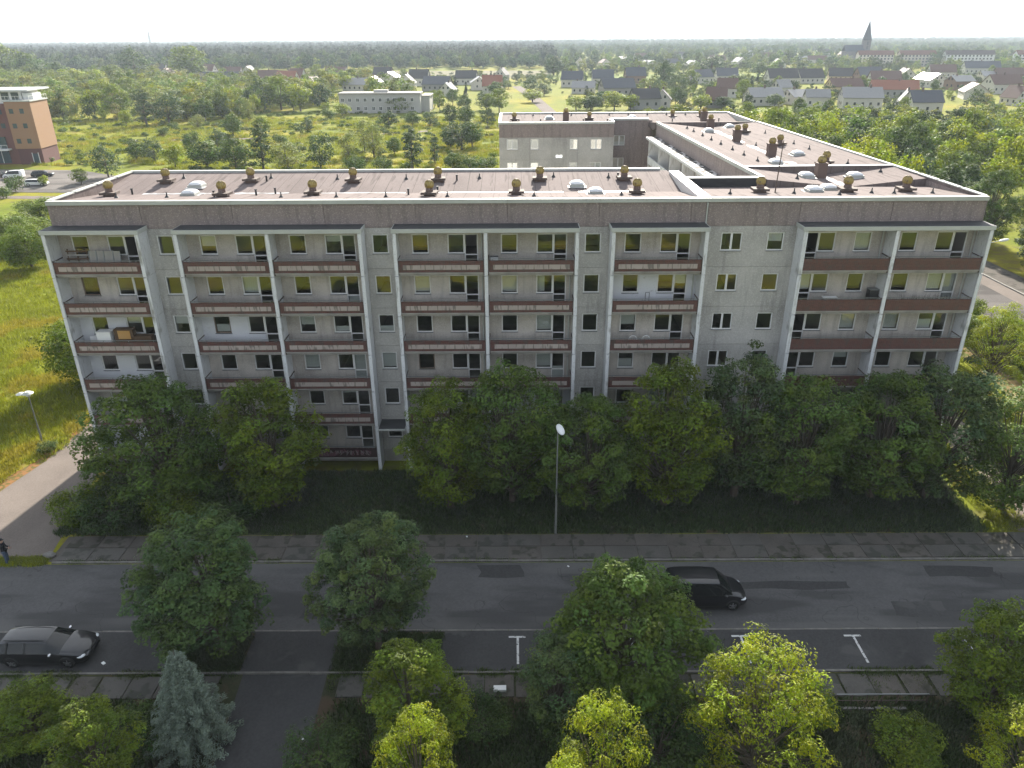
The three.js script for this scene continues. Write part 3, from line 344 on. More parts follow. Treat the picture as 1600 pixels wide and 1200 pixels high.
// ---- block B: corner block with the wing that runs back
const B = thing('apartment_block', 'corner slab block with plain red balconies and a roof running far back', 'apartment block');
const wingTurn = 0.020, WF = new THREE.Matrix4().makeTranslation(61.0, 0, -12).multiply(new THREE.Matrix4().makeRotationY(wingTurn)).multiply(new THREE.Matrix4().makeTranslation(-61.0, 0, 12));
const tf = (o, F = WF) => { o.applyMatrix4(F); return o; };
{
  const doors = { '0_6': 1, '0_4': 1, '1_6': 1, '1_3': 1 };
  [[49.15, 55.1, true], [55.1, 61.12, false]].forEach(([x0, x1, mirror], i) => { for (let k = 1; k <= 6; k++) bay(B, IDENT, x0, x1, k, { mirror, red: true, open: doors[`${i}_${k}`], c2: i === 1 && k === 5 ? 1 : 0, c3: i === 1 && k === 5 ? 1 : 0, c1: R() < 0.2 ? 1 : 0 }); });
  for (const x of [49.19, 55.1, 61.1]) for (let k = 1; k <= 6; k++) partition(B, IDENT, x, k, x === 49.19 ? 0.2 : 0.17);
  canopy(B, IDENT, 49.1, 61.15);
  for (let k = 1; k <= 6; k++) {
    const y = FL(k); part(B, 'wall_panel', panelGeo(43.1, 49.15, y, k === 6 ? EAVE : FL(k + 1), [[44.15, 45.55, y + 1.1, y + 2.32], [47.22, 48.32, y + 1.1, y + 2.32]]), one(PANEL));
    addWindow(B, IDENT, 44.85, y + 1.1, 1.4, 1.22, { lights: 2 }); addWindow(B, IDENT, 47.77, y + 1.1, 1.1, 1.22, {});
  }
  part(B, 'joint_strip', box(43.0, 43.1, 1, EAVE, -0.2, -0.05), M.bitumen);
  part(B, 'downpipe', tube([43.02, 0.2, 0.06], [43.02, 19.3, 0.06], 0.05, 0.05, 8), M.coping);
  attic(B, IDENT, 43.1, 61.2);
  part(B, 'plinth', box(43.1, 61.15, -0.1, 0.995, -12, -0.02), M.concrete);
  for (let k = 1; k <= 6; k++) { const y1 = k === 6 ? EAVE : FL(k + 1); for (let i = 0; i < 2; i++) part(B, 'gable_panel', box(60.96, 61.15, FL(k) + 0.01, y1 - 0.01, -6 * i - 5.99, -6 * i - 0.21), M.panel); }
  part(B, 'gable_attic_panel', box(60.97, 61.16, EAVE, 19.34, -11.79, -0.21), M.attic);
  for (let k = 1; k <= 7; k++) part(B, 'floor_slab', box(43.15, 60.95, FL(k) - 0.16, FL(k) - 0.01, -8, -0.2), M.concrete);
  for (const x of [46.3, 49.15, 52.2, 55.1, 58, 60.9]) part(B, 'inner_wall', box(x - 0.07, x + 0.07, 1, EAVE, -6, -0.2), M.room);
  part(B, 'inner_wall', box(43.15, 60.95, 1, EAVE, -6.15, -6.0), M.room);
  part(B, 'courtyard_wall', box(43.3, 48.9, 0, 19.34, -8.0, -7.8), M.attic);
  // front strip of roof falls towards the back, then the wing's roof falls to its middle
  part(B, 'roof', solidSlope([[43.3, 19.5, -0.26], [61.0, 19.5, -0.26], [61.0, 18.92, -7.5], [43.3, 18.92, -7.5]]), M.felt);
  part(B, 'parapet', box(43.3, 48.85, 18.7, 19.56, -7.95, -7.52), M.bitumen); part(B, 'coping', box(43.2, 48.85, 19.562, 19.62, -8.06, -7.44), M.coping);
  for (let x = 43.2; x < 61; x += 3) part(B, 'coping', box(x + 0.004, Math.min(61.3, x + 3) - 0.004, 19.345, 19.6, -0.26, 0.11), M.coping);
  part(B, 'gable_parapet', box(61.0, 61.2, 18.6, 19.555, -12, -0.27), M.felt); for (let z = 0; z < 12; z += 3) part(B, 'coping', box(60.95, 61.28, 19.56, 19.63, -z - 3 + 0.004, -z - 0.27), M.coping);
  const gx = 55.0;
  const roofX = x => 19.5 - 0.6 * clamp(1 - Math.abs(x - gx) / 6);
  const wingPart = (name, z0, z1) => tf(part(B, name, join([solidSlope([[49.0, 19.5, z0], [gx, 18.9, z0], [gx, 18.9, z1], [49.0, 19.5, z1]]), solidSlope([[gx, 18.9, z0], [61.0, 19.5, z0], [61.0, 19.5, z1], [gx, 18.9, z1]])]), M.felt));
  wingPart('wing_roof', -7.53, -13.0); wingPart('wing_roof', -13.3, -48);
  tf(part(B, 'roof_divider', box(49.0, 61.0, 18.6, 19.56, -13.3, -13.0), M.felt)); tf(part(B, 'coping', box(48.95, 61.02, 19.562, 19.62, -13.36, -12.94), M.plasticWhite2));
  for (let z = 8; z < 48; z += 4) { tf(part(B, 'coping', box(48.72, 49.0, 19.345, 19.62, -z - 4 + 0.004, -z), M.coping)); if (z > 11) tf(part(B, 'coping', box(61.0, 61.28, 19.345, 19.62, -z - 4 + 0.004, -z), M.coping)); }
  // courtyard face of the wing
  for (let z = 8; z < 48; z += 6.6) { const e = Math.min(48, z + 6.6); tf(part(B, 'attic_panel', box(48.8, 49.0, EAVE, 19.34, -e + 0.015, -z - 0.015), M.attic)); for (let k = 1; k <= 6; k++) tf(part(B, 'wall_panel', box(48.82, 49.0, FL(k) + 0.01, (k === 6 ? EAVE : FL(k + 1)) - 0.01, -e + 0.015, -z - 0.015), M.loggia)); }
  tf(part(B, 'wing_wall', box(60.8, 61.0, 0, 19.34, -48, -12.1), M.panel)); tf(part(B, 'wing_core', box(49.0, 60.8, 0, 18.55, -47.9, -12.1), M.room));
  const cn = tf(part(B, 'courtyard_canopy', box(47.45, 48.8, EAVE - 0.05, EAVE + 0.2, -47.4, -9), M.white)); part(cn, 'canopy_felt', box(47.6, 48.78, EAVE + 0.202, EAVE + 0.215, -47.2, -9.1), M.bitumenPeel);
  for (let z = 10; z < 48; z += 5.95) for (let k = 4; k <= 6; k++) { tf(part(B, 'partition_wall', box(47.55, 48.8, FL(k) - 0.1, (k === 6 ? EAVE - 0.06 : FL(k + 1) - 0.12), -z - 0.09, -z + 0.09), M.white)); if (z > 42) continue; const s = tf(part(B, 'balcony', box(47.6, 48.8, FL(k) - 0.15, FL(k), -z - 5.8, -z - 0.12), M.concrete)); part(s, 'balcony_front', box(47.46, 47.58, FL(k) + 0.06, FL(k) + 0.9, -z - 5.8, -z - 0.12), z > 33 ? M.white : M.tile); }
  const Fw = WF.clone().multiply(new THREE.Matrix4().makeTranslation(48.82, 0, 0)).multiply(new THREE.Matrix4().makeRotationY(-Math.PI / 2));
  for (let z = 10; z < 46; z += 5.95) for (let k = 5; k <= 6; k++) { addWindow(B, Fw, -z - 2.0, FL(k) + 1, 1.12, 1.3, { z: 0.09 }); addWindow(B, Fw, -z - 4.5, FL(k) + 0.1, 0.95, 2.2, { name: 'balcony_door', trans: 0.86, sill: false, z: 0.09 }); }
  for (const [x, z] of [[47.5, -3.7], [53.5, -3.6], [57.6, -3.7]]) ventilator(B, x, 19.5 - 0.58 * (-z - 0.26) / 7.24, z);
  for (const [x, z] of [[51.4, -4.1], [52.9, -5.3]]) skylight(B, x, 19.5 - 0.58 * (-z) / 7.24, z);
  for (const [x, z] of [[53.2, -10.6], [56.9, -10.4], [53, -17.4], [56.7, -22.6], [53, -41.5], [56.6, -46]]) skylight(B, x, roofX(x), z);
  for (const [x, z] of [[54.5, -11.2], [54.3, -22.8], [54.1, -33.8], [54.1, -45.5]]) chimney(B, x, roofX(x), z);
  for (const [x, z] of [[57.1, -16.9], [57.1, -29], [56.7, -40]]) ventilator(B, x, roofX(x), z);
  for (const [x, z] of [[45.2, -2.8], [52.3, -1.9], [54.9, -2.9], [56.3, -2.6], [58.9, -2.6], [49.6, -2.9]]) pipe(B, x, 19.5 - 0.58 * (-z) / 7.24, z);
  for (const [x, z] of [[59.3, -11.4], [52, -9.2], [58.6, -16], [58.5, -21], [58.6, -25], [58.5, -29], [58.4, -33], [58.4, -38], [51.6, -18], [51.4, -21.5], [51.3, -25], [51.2, -29], [51.1, -32.5], [51, -36], [50.9, -40], [50.8, -43], [55.2, -30.5], [57.8, -43.5]]) pipe(B, x, roofX(x), z);
  { const g = rngOf(15); for (const [z0, z1] of [[-14, -20], [-22, -31], [-33, -44], [-8, -12.6]]) { const n = 10, P = []; for (let i = 0; i <= n; i++) { const z = lerp(z0, z1, i / n), a = rr(0.12, 0.4, g), b = rr(0.12, 0.4, g); P.push([[gx - a, roofX(gx - a) + 0.015, z], [gx + b, roofX(gx + b) + 0.015, z]]); } const gs = []; for (let i = 0; i < n; i++) gs.push(slopeSheet([P[i][0], P[i][1], P[i + 1][1], P[i + 1][0]])); tf(part(B, 'gutter_patch', join(gs), M.silver)); } }
  const mast = part(B, 'antenna_mast', join([tube([0, 0, 0], [0, 3.5, 0], 0.045, 0.03, 8), tube([-0.3, 3.3, 0], [0.3, 3.3, 0], 0.012, 0.012, 4), tube([0, 0.02, 0], [0.5, 0.02, 0.35], 0.015, 0.015, 4)]), M.rust); mast.position.set(48.5, 19.24, -3.5); mast.rotation.z = -0.03;
}
// ---- block C: the rear wing across the courtyard
const C = thing('apartment_block', 'rear wing of the flats across the courtyard, grey panels under a brown attic band', 'apartment block');
{
  const CF = new THREE.Matrix4().makeTranslation(0, 0, -48.5);
  const xs = [28.7, 32.1, 35.4, 36.0, 38.9, 42.6];
  const wins = [[30.3, 1.35, 2], [33.1, 1.0, 1], [38.0, 1.0, 1], [40.8, 1.4, 2]];
  const segs = [[28.7, 35.2], [35.2, 37.2], [37.2, 43.0]];
  for (const [a, b] of segs) for (let k = 1; k <= 6; k++) {
    const y = FL(k), hs = wins.filter(w => w[0] > a && w[0] < b).map(w => [w[0] - w[1] / 2, w[0] + w[1] / 2, y + 1.3, y + 2.55]); if (b - a < 3 && k > 1) hs.push([35.75, 36.65, y + 0.25, y + 0.7]);
    tf(part(C, 'wall_panel', panelGeo(a, b, y, k === 6 ? EAVE : FL(k + 1), hs), one(PANEL)), CF);
    for (const w of wins.filter(w => w[0] > a && w[0] < b)) if (k > 2) addWindow(C, CF, w[0], y + 1.3, w[1], 1.25, { lights: w[2], curtain: [0, 1, 2][Math.floor(R() * 3)] });
    if (b - a < 3 && k > 2) addWindow(C, CF, 36.2, y + 0.25, 0.9, 0.45, { lights: 2, sill: false });
  }
  attic(C, CF, 28.7, 43.0); tf(part(C, 'plinth', box(28.7, 43, -0.1, 0.99, -12, -0.02), M.concrete), CF);
  for (let k = 1; k <= 7; k++) tf(part(C, 'floor_slab', box(28.9, 42.9, FL(k) - 0.16, FL(k) - 0.01, -11.8, -0.2), M.roomDark), CF);
  for (const x of [32, 35.3, 37.2, 40, 42.9]) tf(part(C, 'inner_wall', box(x - 0.06, x + 0.06, 1, EAVE, -5, -0.2), M.room), CF); tf(part(C, 'inner_wall', box(28.9, 42.9, 1, EAVE, -5.15, -5), M.room), CF);
  tf(part(C, 'gable_wall', box(28.7, 28.89, 0, 19.34, -12, -0.2), M.panel), CF); tf(part(C, 'rear_wall', box(28.9, 60.6, 0, 19.34, -12.2, -12), M.panel), CF);
  const RF = new THREE.Matrix4().makeTranslation(0, 0, -52.6), hs = []; for (let k = 1; k <= 6; k++) hs.push([43.5, 44.95, FL(k) + 1.25, FL(k) + 2.5]);
  tf(part(C, 'recessed_wall', panelGeo(43.0, 48.4, 0.2, 19.34, hs), M.attic), RF); for (let k = 3; k <= 6; k++) addWindow(C, RF, 44.22, FL(k) + 1.25, 1.45, 1.25, { lights: 2 });
  tf(part(C, 'return_wall', box(42.82, 43.0, 0, 19.34, -4.1, -0.2), M.panel), CF); tf(part(C, 'core', box(43.4, 60, 0, 18.5, -11.9, -6), M.room), CF);
  const gz = -54.6; part(C, 'roof', join([solidSlope([[28.95, 19.5, -48.75], [43, 19.5, -48.75], [43, 18.95, gz], [28.95, 18.95, gz]]), solidSlope([[43, 19.3, -52.8], [47.9, 19.3, -52.8], [47.9, 18.95, gz], [43, 18.95, gz]]), solidSlope([[28.95, 18.95, gz], [60.0, 18.95, gz], [60.0, 19.5, -60.4], [28.95, 19.5, -60.4]]), solidSlope([[47.9, 19.5, -48.2], [60.2, 19.5, -48.2], [60.2, 18.95, gz], [47.9, 18.95, gz]])]), M.felt);
  for (let x = 28.6; x < 43; x += 3.6) part(C, 'coping', box(x + 0.004, x + 3.596, 19.345, 19.6, -48.75, -48.38), M.coping);
  part(C, 'coping', box(43.05, 47.9, 19.345, 19.6, -52.85, -52.48), M.coping); part(C, 'coping', box(28.6, 28.95, 19.0, 19.62, -60.4, -48.76), M.coping); for (let x = 28.6; x < 60; x += 4) part(C, 'coping', box(x, Math.min(60.3, x + 3.99), 19.345, 19.66, -60.75, -60.4), M.coping);
  part(C, 'coping', box(60.0, 60.3, 19.0, 19.62, -60.4, -48), M.coping); part(C, 'coping', box(42.75, 43.04, 19.3, 19.61, -52.4, -48.77), M.coping);
  for (const [x, z] of [[30.6, -55.5], [40.6, -56.3], [52.1, -58.5], [55.9, -58.4]]) ventilator(C, x, 19.05, z);
  chimney(C, 40.6 - 3.2, 19, -55.2); chimney(C, 55.5, 19.05, -54.8);
  for (let x = 30.6; x < 59; x += 2.6) pipe(C, x, 19.35, -59.2); for (const x of [31.2, 34, 39.5, 42.6, 51, 57]) pipe(C, x, 19.1, -52.9, true); skylight(C, 35.3, 19.15, -57); skylight(C, 46.5, 19.1, -57.5);
}
// three sheets of silver water and rags left out; things left on the balconies
{
  const y6 = FL(6), y4 = FL(4), y5 = FL(5), y3 = FL(3);
  // slatted pallets and boards on the top balcony
  for (const [x, lab] of [[1.1, 'dark crate of junk in the corner of the top balcony'], [1.75, 'slatted wooden pallet standing against the top balcony wall']]) { const t = thing('wooden_pallet', lab, 'pallet', [x, y6, 0.55], 0.05); for (let i = 0; i < 6; i++) part(t, 'slat', cbox(0.8, 0.1, 0.03, 0, 0.1 + i * 0.25, 0), i % 2 ? M.wood : M.concrete); part(t, 'upright', cbox(0.06, 1.55, 0.05, -0.3, 0, -0.045), M.wood); part(t, 'upright', cbox(0.06, 1.55, 0.05, 0.3, 0, -0.045), M.wood); t.rotation.x = -0.12; }
  for (const [x, w] of [[2.55, 0.42], [3.05, 0.42], [3.6, 0.55], [4.15, 0.42]]) { const t = thing('garden_chair', 'folded grey garden chair leaning in a row on the top balcony', 'chair', [x, y6, 0.75], 0, 'folded chairs on the top balcony'); part(t, 'backrest', cbox(w, 1.0, 0.04, 0, 0.45, 0), M.concrete); for (const s of [-1, 1]) part(t, 'leg', cbox(0.035, 1.5, 0.035, s * (w / 2 + 0.02), 0, 0.03), M.steel); t.rotation.x = -0.15; }
  { const t = thing('white_box', 'white chest standing beside a pot plant on a painted balcony', 'chest', [2.1, y4, 0.6]); part(t, 'body', cbox(0.95, 1.4, 0.6), M.plasticWhite); part(t, 'lid', cbox(0.99, 0.06, 0.64, 0, 1.402, 0), M.plasticWhite); }
  { const t = thing('cupboard', 'brown cupboard with a bright orange board on a painted balcony', 'cupboard', [3.45, y4, 0.55]); part(t, 'carcass', cbox(1.3, 1.6, 0.5), M.wood); part(t, 'board', cbox(0.85, 0.6, 0.03, 0.05, 0.92, 0.27), M.orangeBoard); part(t, 'side_shelf', cbox(1.2, 0.5, 0.5, 1.27, 0.6, 0), M.wood); }
  { const t = thing('garden_chair', 'white wire chair among junk in a balcony corner', 'chair', [1.2, y4, 0.6], 0.5); part(t, 'seat', cbox(0.42, 0.04, 0.42, 0, 0.44, 0), M.plasticWhite); part(t, 'backrest', cbox(0.42, 0.45, 0.04, 0, 0.55, -0.2), M.plasticWhite); for (const [a, b] of [[-1, -1], [-1, 1], [1, -1], [1, 1]]) part(t, 'leg', cbox(0.03, 0.44, 0.03, a * 0.19, 0, b * 0.19), M.steel); }
  for (const x of [38.6, 39.5]) { const t = thing('round_back_chair', 'white round-backed plastic chair on a balcony above the trees', 'chair', [x, y4, 0.85], Math.PI, 'pair of white chairs'); const sh2 = new THREE.TorusGeometry(0.27, 0.03, 6, 18, Math.PI).translate(0, 0.72, 0); part(t, 'backrest', join([sh2, ...[-0.14, 0, 0.14].map(q => cbox(0.03, 0.5, 0.03, q, 0.46, 0))]), M.plasticWhite); part(t, 'seat', cbox(0.5, 0.04, 0.45, 0, 0.44, 0.2), M.plasticWhite); for (const [a, b] of [[-1, 0], [-1, 1], [1, 0], [1, 1]]) part(t, 'leg', cbox(0.035, 0.44, 0.035, a * 0.22, 0, b * 0.4), M.plasticWhite); }
  { const t = single('step_ladder', join([tube([-0.13, 0, 0], [-0.13, 1.25, 0], 0.025), tube([0.13, 0, 0], [0.13, 1.25, 0], 0.025), tube([-0.13, 1.25, 0], [0.13, 1.25, 0], 0.025), tube([-0.13, 0.8, 0], [0.13, 0.8, 0], 0.02), tube([-0.13, 0.4, 0], [0.13, 0.4, 0], 0.02)]), M.steel, 'short grey ladder frame standing on the white painted balcony', 'ladder', [39.4, y5, 0.7]); }
  { const t = thing('balcony_planter', 'heap of dried plants spilling along a red balcony front', 'planter', [58, y5, 0.7]); const gs = [], g = rngOf(33); for (let i = 0; i < 160; i++) { const x = rr(-1.6, 1.8, g); gs.push(tube([x, 0.35, rr(-0.1, 0.2, g)], [x + rr(-0.25, 0.25, g), rr(0.7, 1.05, g), rr(-0.2, 0.45, g)], 0.012, 0.004, 3)); } part(t, 'box', cbox(3.4, 0.4, 0.3), M.wood); part(t, 'dead_stems', join(gs), M.rust); }
  { const t = thing('storage_crate', 'low grey and white crate on a balcony with plain red front', 'crate', [51.7, y5, 0.8]); part(t, 'tray', cbox(0.9, 0.85, 0.4), M.concrete); part(t, 'lid', cbox(0.95, 0.05, 0.45, 0, 0.85, 0), M.plasticWhite); }
  { const t = thing('cabinet', 'dark cabinet in the corner beside a balcony partition', 'cabinet', [54.65, y5, 0.55]); part(t, 'body', cbox(0.6, 1.35, 0.5), M.plasticBlack); part(t, 'top', cbox(0.64, 0.04, 0.54, 0, 1.35, 0), M.steel); }
  { const t = thing('wall_box', 'white appliance standing under a top floor window', 'appliance', [29.1, y6, 0.3]); part(t, 'body', cbox(0.5, 0.85, 0.35), M.plasticWhite); part(t, 'top', cbox(0.52, 0.03, 0.37, 0, 0.85, 0), M.steel); }
}

// ================================================================= vegetation
function leafMat(c, tr = 0.4) { return new THREE.MeshPhysicalMaterial({ color: lin(...c), vertexColors: true, roughness: 0.75, transmission: tr, thickness: 0, ior: 1.22, specularIntensity: 0.5, side: THREE.DoubleSide }); }
const L = { maple: leafMat([0.106, 0.166, 0.038], 0.45), street: leafMat([0.078, 0.128, 0.048], 0.36), robinia: leafMat([0.255, 0.315, 0.020], 0.55), lime: leafMat([0.145, 0.205, 0.026], 0.52), grey: leafMat([0.094, 0.140, 0.060], 0.40), pale: leafMat([0.235, 0.275, 0.088], 0.52), dark: leafMat([0.066, 0.108, 0.036], 0.38), spruce: leafMat([0.150, 0.188, 0.138], 0.2), grass: leafMat([0.300, 0.350, 0.020], 0.5), pine: leafMat([0.030, 0.052, 0.030], 0.2), yellow: leafMat([0.32, 0.31, 0.03], 0.55), copper: leafMat([0.08, 0.04, 0.034], 0.3) };
function LeafSet() { this.p = []; this.n = []; this.c = []; this.ix = []; }
LeafSet.prototype.leaf = function (x, y, z, nx, ny, nz, a, len, wid, col) {   // a folded leaf: four corners round its middle
  let l = Math.hypot(nx, ny, nz) || 1; nx /= l; ny /= l; nz /= l;
  let tx, ty, tz; if (Math.abs(ny) < 0.9) { tx = nz; ty = 0; tz = -nx; } else { tx = 0; ty = -nz; tz = ny; } l = Math.hypot(tx, ty, tz); tx /= l; ty /= l; tz /= l;
  const bx = ny * tz - nz * ty, by = nz * tx - nx * tz, bz = nx * ty - ny * tx, ca = Math.cos(a), sa = Math.sin(a);
  const ux = tx * ca + bx * sa, uy = ty * ca + by * sa, uz = tz * ca + bz * sa, vx = bx * ca - tx * sa, vy = by * ca - ty * sa, vz = bz * ca - tz * sa;
  const s = this.p.length / 3, h = len / 2, w = wid / 2, f = wid * 0.18;
  this.p.push(x - ux * h, y - uy * h, z - uz * h, x + vx * w + nx * f, y + vy * w + ny * f, z + vz * w + nz * f, x + ux * h, y + uy * h, z + uz * h, x - vx * w + nx * f, y - vy * w + ny * f, z - vz * w + nz * f);
  for (let i = 0; i < 4; i++) { this.n.push(nx, ny, nz); this.c.push(...col); }
  this.ix.push(s, s + 2, s + 1, s, s + 3, s + 2);
};
LeafSet.prototype.geo = function () { const g = new THREE.BufferGeometry(); g.setAttribute('position', new THREE.Float32BufferAttribute(this.p, 3)); g.setAttribute('normal', new THREE.Float32BufferAttribute(this.n, 3)); g.setAttribute('color', new THREE.Float32BufferAttribute(this.c, 3)); g.setIndex(this.ix); return g; };
// one tree: crown of leafy clumps in an uneven volume, trunk with limbs reaching into them
function growTree(seed, o) {
  const { h, r, base = 0.18, clumps = 70, leaves = 180, leaf = 0.2, aspect = 0.7, shape = 'round', spread = 0.22, tone = 0.5, up = 0.7, gap = 0, dome = 0 } = o, g = rngOf(seed), S = new LeafSet(), limbs = [];
  const y0 = h * base, ry = (h - y0) / 2, cy = y0 + ry, trunkR = 0.022 * h + 0.03;
  const lobe = Array.from({ length: 11 }).map(() => { const a = g() * 6.28, e = rr(-0.7, 0.9, g), c = Math.sqrt(1 - e * e); return [Math.cos(a) * c, e, Math.sin(a) * c, rr(-0.42, 0.36, g)]; });
  const fork = [rr(-0.1, 0.1, g), y0 + ry * 0.45, rr(-0.1, 0.1, g)];
  limbs.push(tube([0, -0.1, 0], fork, trunkR, trunkR * 0.65, 8)); limbs.push(tube(fork, [rr(-0.2, 0.2, g) * r, h * 0.86, rr(-0.2, 0.2, g) * r], trunkR * 0.6, 0.02, 6));
  for (let i = 0; i < clumps; i++) {
    const th = g() * 6.283, cp = rr(-0.95, 1, g), rad = dome ? 1 - 0.55 * Math.pow(g(), 1.6) : Math.pow(g(), 0.33);
    const cs = Math.sqrt(1 - Math.min(1, cp * cp)); let k = 1; for (const [a, e, c2, s] of lobe) { const d = a * Math.cos(th) * cs + e * cp + c2 * Math.sin(th) * cs; k += s * Math.exp(-(1 - d) * 6.5); } k = clamp(k + rr(-0.1, 0.1, g), 0.42, 1.3);
    let prof = Math.sqrt(Math.max(0.02, 1 - cp * cp)); if (shape === 'cone') prof = (1 - (cp + 1) / 2) * 1.05 + 0.05; if (shape === 'poplar') prof = Math.pow(prof, 0.7); if (shape === 'egg') prof *= cp > 0 ? 1 - 0.25 * cp : 1; if (shape === 'flat') prof = Math.pow(prof, 0.6);
    const cr = r * spread * rr(0.7, 1.3, g), R0 = Math.max(0, r - cr * 0.7) * prof * k * (0.35 + 0.65 * rad);
    const px = Math.cos(th) * R0, pz = Math.sin(th) * R0, py = cy + cp * (ry - cr * 0.5) * (0.45 + 0.55 * rad) * (cp > 0 ? lerp(1, k, 0.5) : 1);
    if (i % 3 === 0) limbs.push(tube([fork[0] * 0.8, lerp(y0 * 0.9, py, 0.35), fork[2] * 0.8], [px, py, pz], trunkR * 0.28, 0.012, 4));
    const ct = 1 + tone * (g() - 0.5) * 1.6, cyel = g(), n = Math.round(leaves * rr(0.7, 1.3, g));
    for (let q = 0; q < n; q++) {
      const a = g() * 6.283, c = dome ? rr(-0.35, 1, g) : rr(-1, 1, g), s = Math.sqrt(1 - c * c), rq = cr * (dome ? 0.8 + 0.25 * g() : 0.55 + 0.55 * Math.pow(g(), 0.5)) * (1 + 0.25 * Math.sin(a * 3 + i) * s), ox = Math.cos(a) * s, oz = Math.sin(a) * s;
      if (c < -0.55 && g() < 0.6) continue; if (gap && g() < gap) continue;
      const lt = ct * rr(0.75, 1.25, g);
      S.leaf(px + ox * rq, py + c * rq * 0.8, pz + oz * rq, ox + rr(-0.8, 0.8, g), c * 0.6 + up + rr(-0.5, 0.5, g), oz + rr(-0.8, 0.8, g), g() * 6.28, leaf * rr(0.7, 1.3, g), leaf * aspect * rr(0.7, 1.3, g), [lt * (1 + 0.25 * (cyel - 0.4)), lt, lt * (1.05 - 0.4 * cyel)]);
    }
  }
  return { crown: S.geo(), trunk: join(limbs) };
}
const treeKinds = {};
function treeKind(key, seed, o, m) { const t = growTree(seed, o); return treeKinds[key] = { ...t, m, h: o.h, r: o.r }; }
function plantTree(kind, name, label, category, x, z, h, rad, turn, group) {
  const k = treeKinds[kind], t = thing(name, label, category, [x, 0, z], turn, group); part(t, category === 'bush' || category === 'shrub' ? 'foliage' : 'crown', k.crown, k.m); part(t, category === 'bush' || category === 'shrub' ? 'stems' : 'trunk', k.trunk, M.bark);
  const s = h / k.h, q = (rad ?? k.r * s) / k.r; t.scale.set(q, s, q); return t;
}
treeKind('maple0', 11, { h: 10, r: 3.6, base: 0.03, clumps: 260, leaves: 110, leaf: 0.165, spread: 0.155, shape: 'egg', dome: 1, up: 0.9 }, L.maple);
treeKind('maple1', 12, { h: 10, r: 3.6, base: 0.03, clumps: 250, leaves: 105, leaf: 0.165, spread: 0.16, shape: 'round', gap: 0.08, dome: 1, up: 0.9 }, L.maple);
treeKind('lime0', 13, { h: 10, r: 3.2, base: 0.03, clumps: 240, leaves: 105, leaf: 0.15, spread: 0.16, shape: 'egg', gap: 0.08, dome: 1, up: 0.8, tone: 0.6 }, L.lime);
treeKind('ash0', 14, { h: 10, r: 2.6, base: 0.03, clumps: 200, leaves: 100, leaf: 0.16, spread: 0.18, shape: 'poplar', gap: 0.15, dome: 1 }, L.grey);
treeKind('street0', 15, { h: 8.8, r: 3.75, base: 0.14, clumps: 300, leaves: 120, leaf: 0.15, spread: 0.13, shape: 'round', up: 1.1, dome: 1 }, L.street);
treeKind('street1', 16, { h: 8.2, r: 3.1, base: 0.14, clumps: 330, leaves: 110, leaf: 0.13, spread: 0.125, shape: 'round', up: 1.1, dome: 1 }, L.grey);
treeKind('bigmaple', 17, { h: 7.6, r: 3.9, base: 0.03, clumps: 320, leaves: 120, leaf: 0.16, spread: 0.13, shape: 'egg', up: 1.1, dome: 1 }, L.maple);
treeKind('robinia0', 18, { h: 9, r: 3.4, base: 0.1, clumps: 190, leaves: 90, leaf: 0.14, aspect: 0.45, spread: 0.13, shape: 'egg', gap: 0.1, tone: 0.5, dome: 1 }, L.robinia);
treeKind('robinia1', 19, { h: 8, r: 3.0, base: 0.08, clumps: 130, leaves: 90, leaf: 0.14, aspect: 0.5, spread: 0.15, shape: 'egg', gap: 0.1, tone: 0.5, dome: 1 }, L.robinia);
treeKind('shrub0', 20, { h: 3, r: 2.0, base: 0.02, clumps: 60, leaves: 110, leaf: 0.14, spread: 0.27, shape: 'flat' }, L.lime);
treeKind('shrub1', 21, { h: 3, r: 2.0, base: 0.02, clumps: 60, leaves: 110, leaf: 0.13, spread: 0.25, shape: 'flat', gap: 0.2 }, L.dark);
treeKind('shrub2', 22, { h: 5, r: 2.9, base: 0.02, clumps: 110, leaves: 130, leaf: 0.17, spread: 0.22, shape: 'round' }, L.lime);
// middle distance kinds: fewer, larger leaf faces
const mid = { leaves: 46, leaf: 0.55, clumps: 46, spread: 0.3 };
treeKind('m0', 31, { h: 10, r: 4, base: 0.12, ...mid }, L.lime); treeKind('m1', 32, { h: 10, r: 4, base: 0.1, ...mid, shape: 'egg' }, L.robinia); treeKind('m2', 33, { h: 10, r: 1.9, base: 0.05, ...mid, shape: 'poplar', leaf: 0.4 }, L.grey); treeKind('m3', 34, { h: 10, r: 4.2, base: 0.04, ...mid, leaf: 0.45, gap: 0.1 }, L.pale); treeKind('m4', 35, { h: 10, r: 4.2, base: 0.06, ...mid }, L.dark); treeKind('m5', 36, { h: 4, r: 2.8, base: 0.02, ...mid, leaf: 0.3, shape: 'flat' }, L.maple); treeKind('m6', 37, { h: 10, r: 4.4, base: 0.08, ...mid, clumps: 60 }, L.maple); treeKind('m7', 38, { h: 10, r: 4, base: 0.06, ...mid, gap: 0.2 }, L.grey); treeKind('m8', 39, { h: 10, r: 2.2, base: 0.03, ...mid, shape: 'cone', leaf: 0.4 }, L.pine); treeKind('m9', 40, { h: 10, r: 4, base: 0.05, ...mid }, L.yellow); treeKind('m10', 41, { h: 10, r: 4, base: 0.05, ...mid }, L.copper);

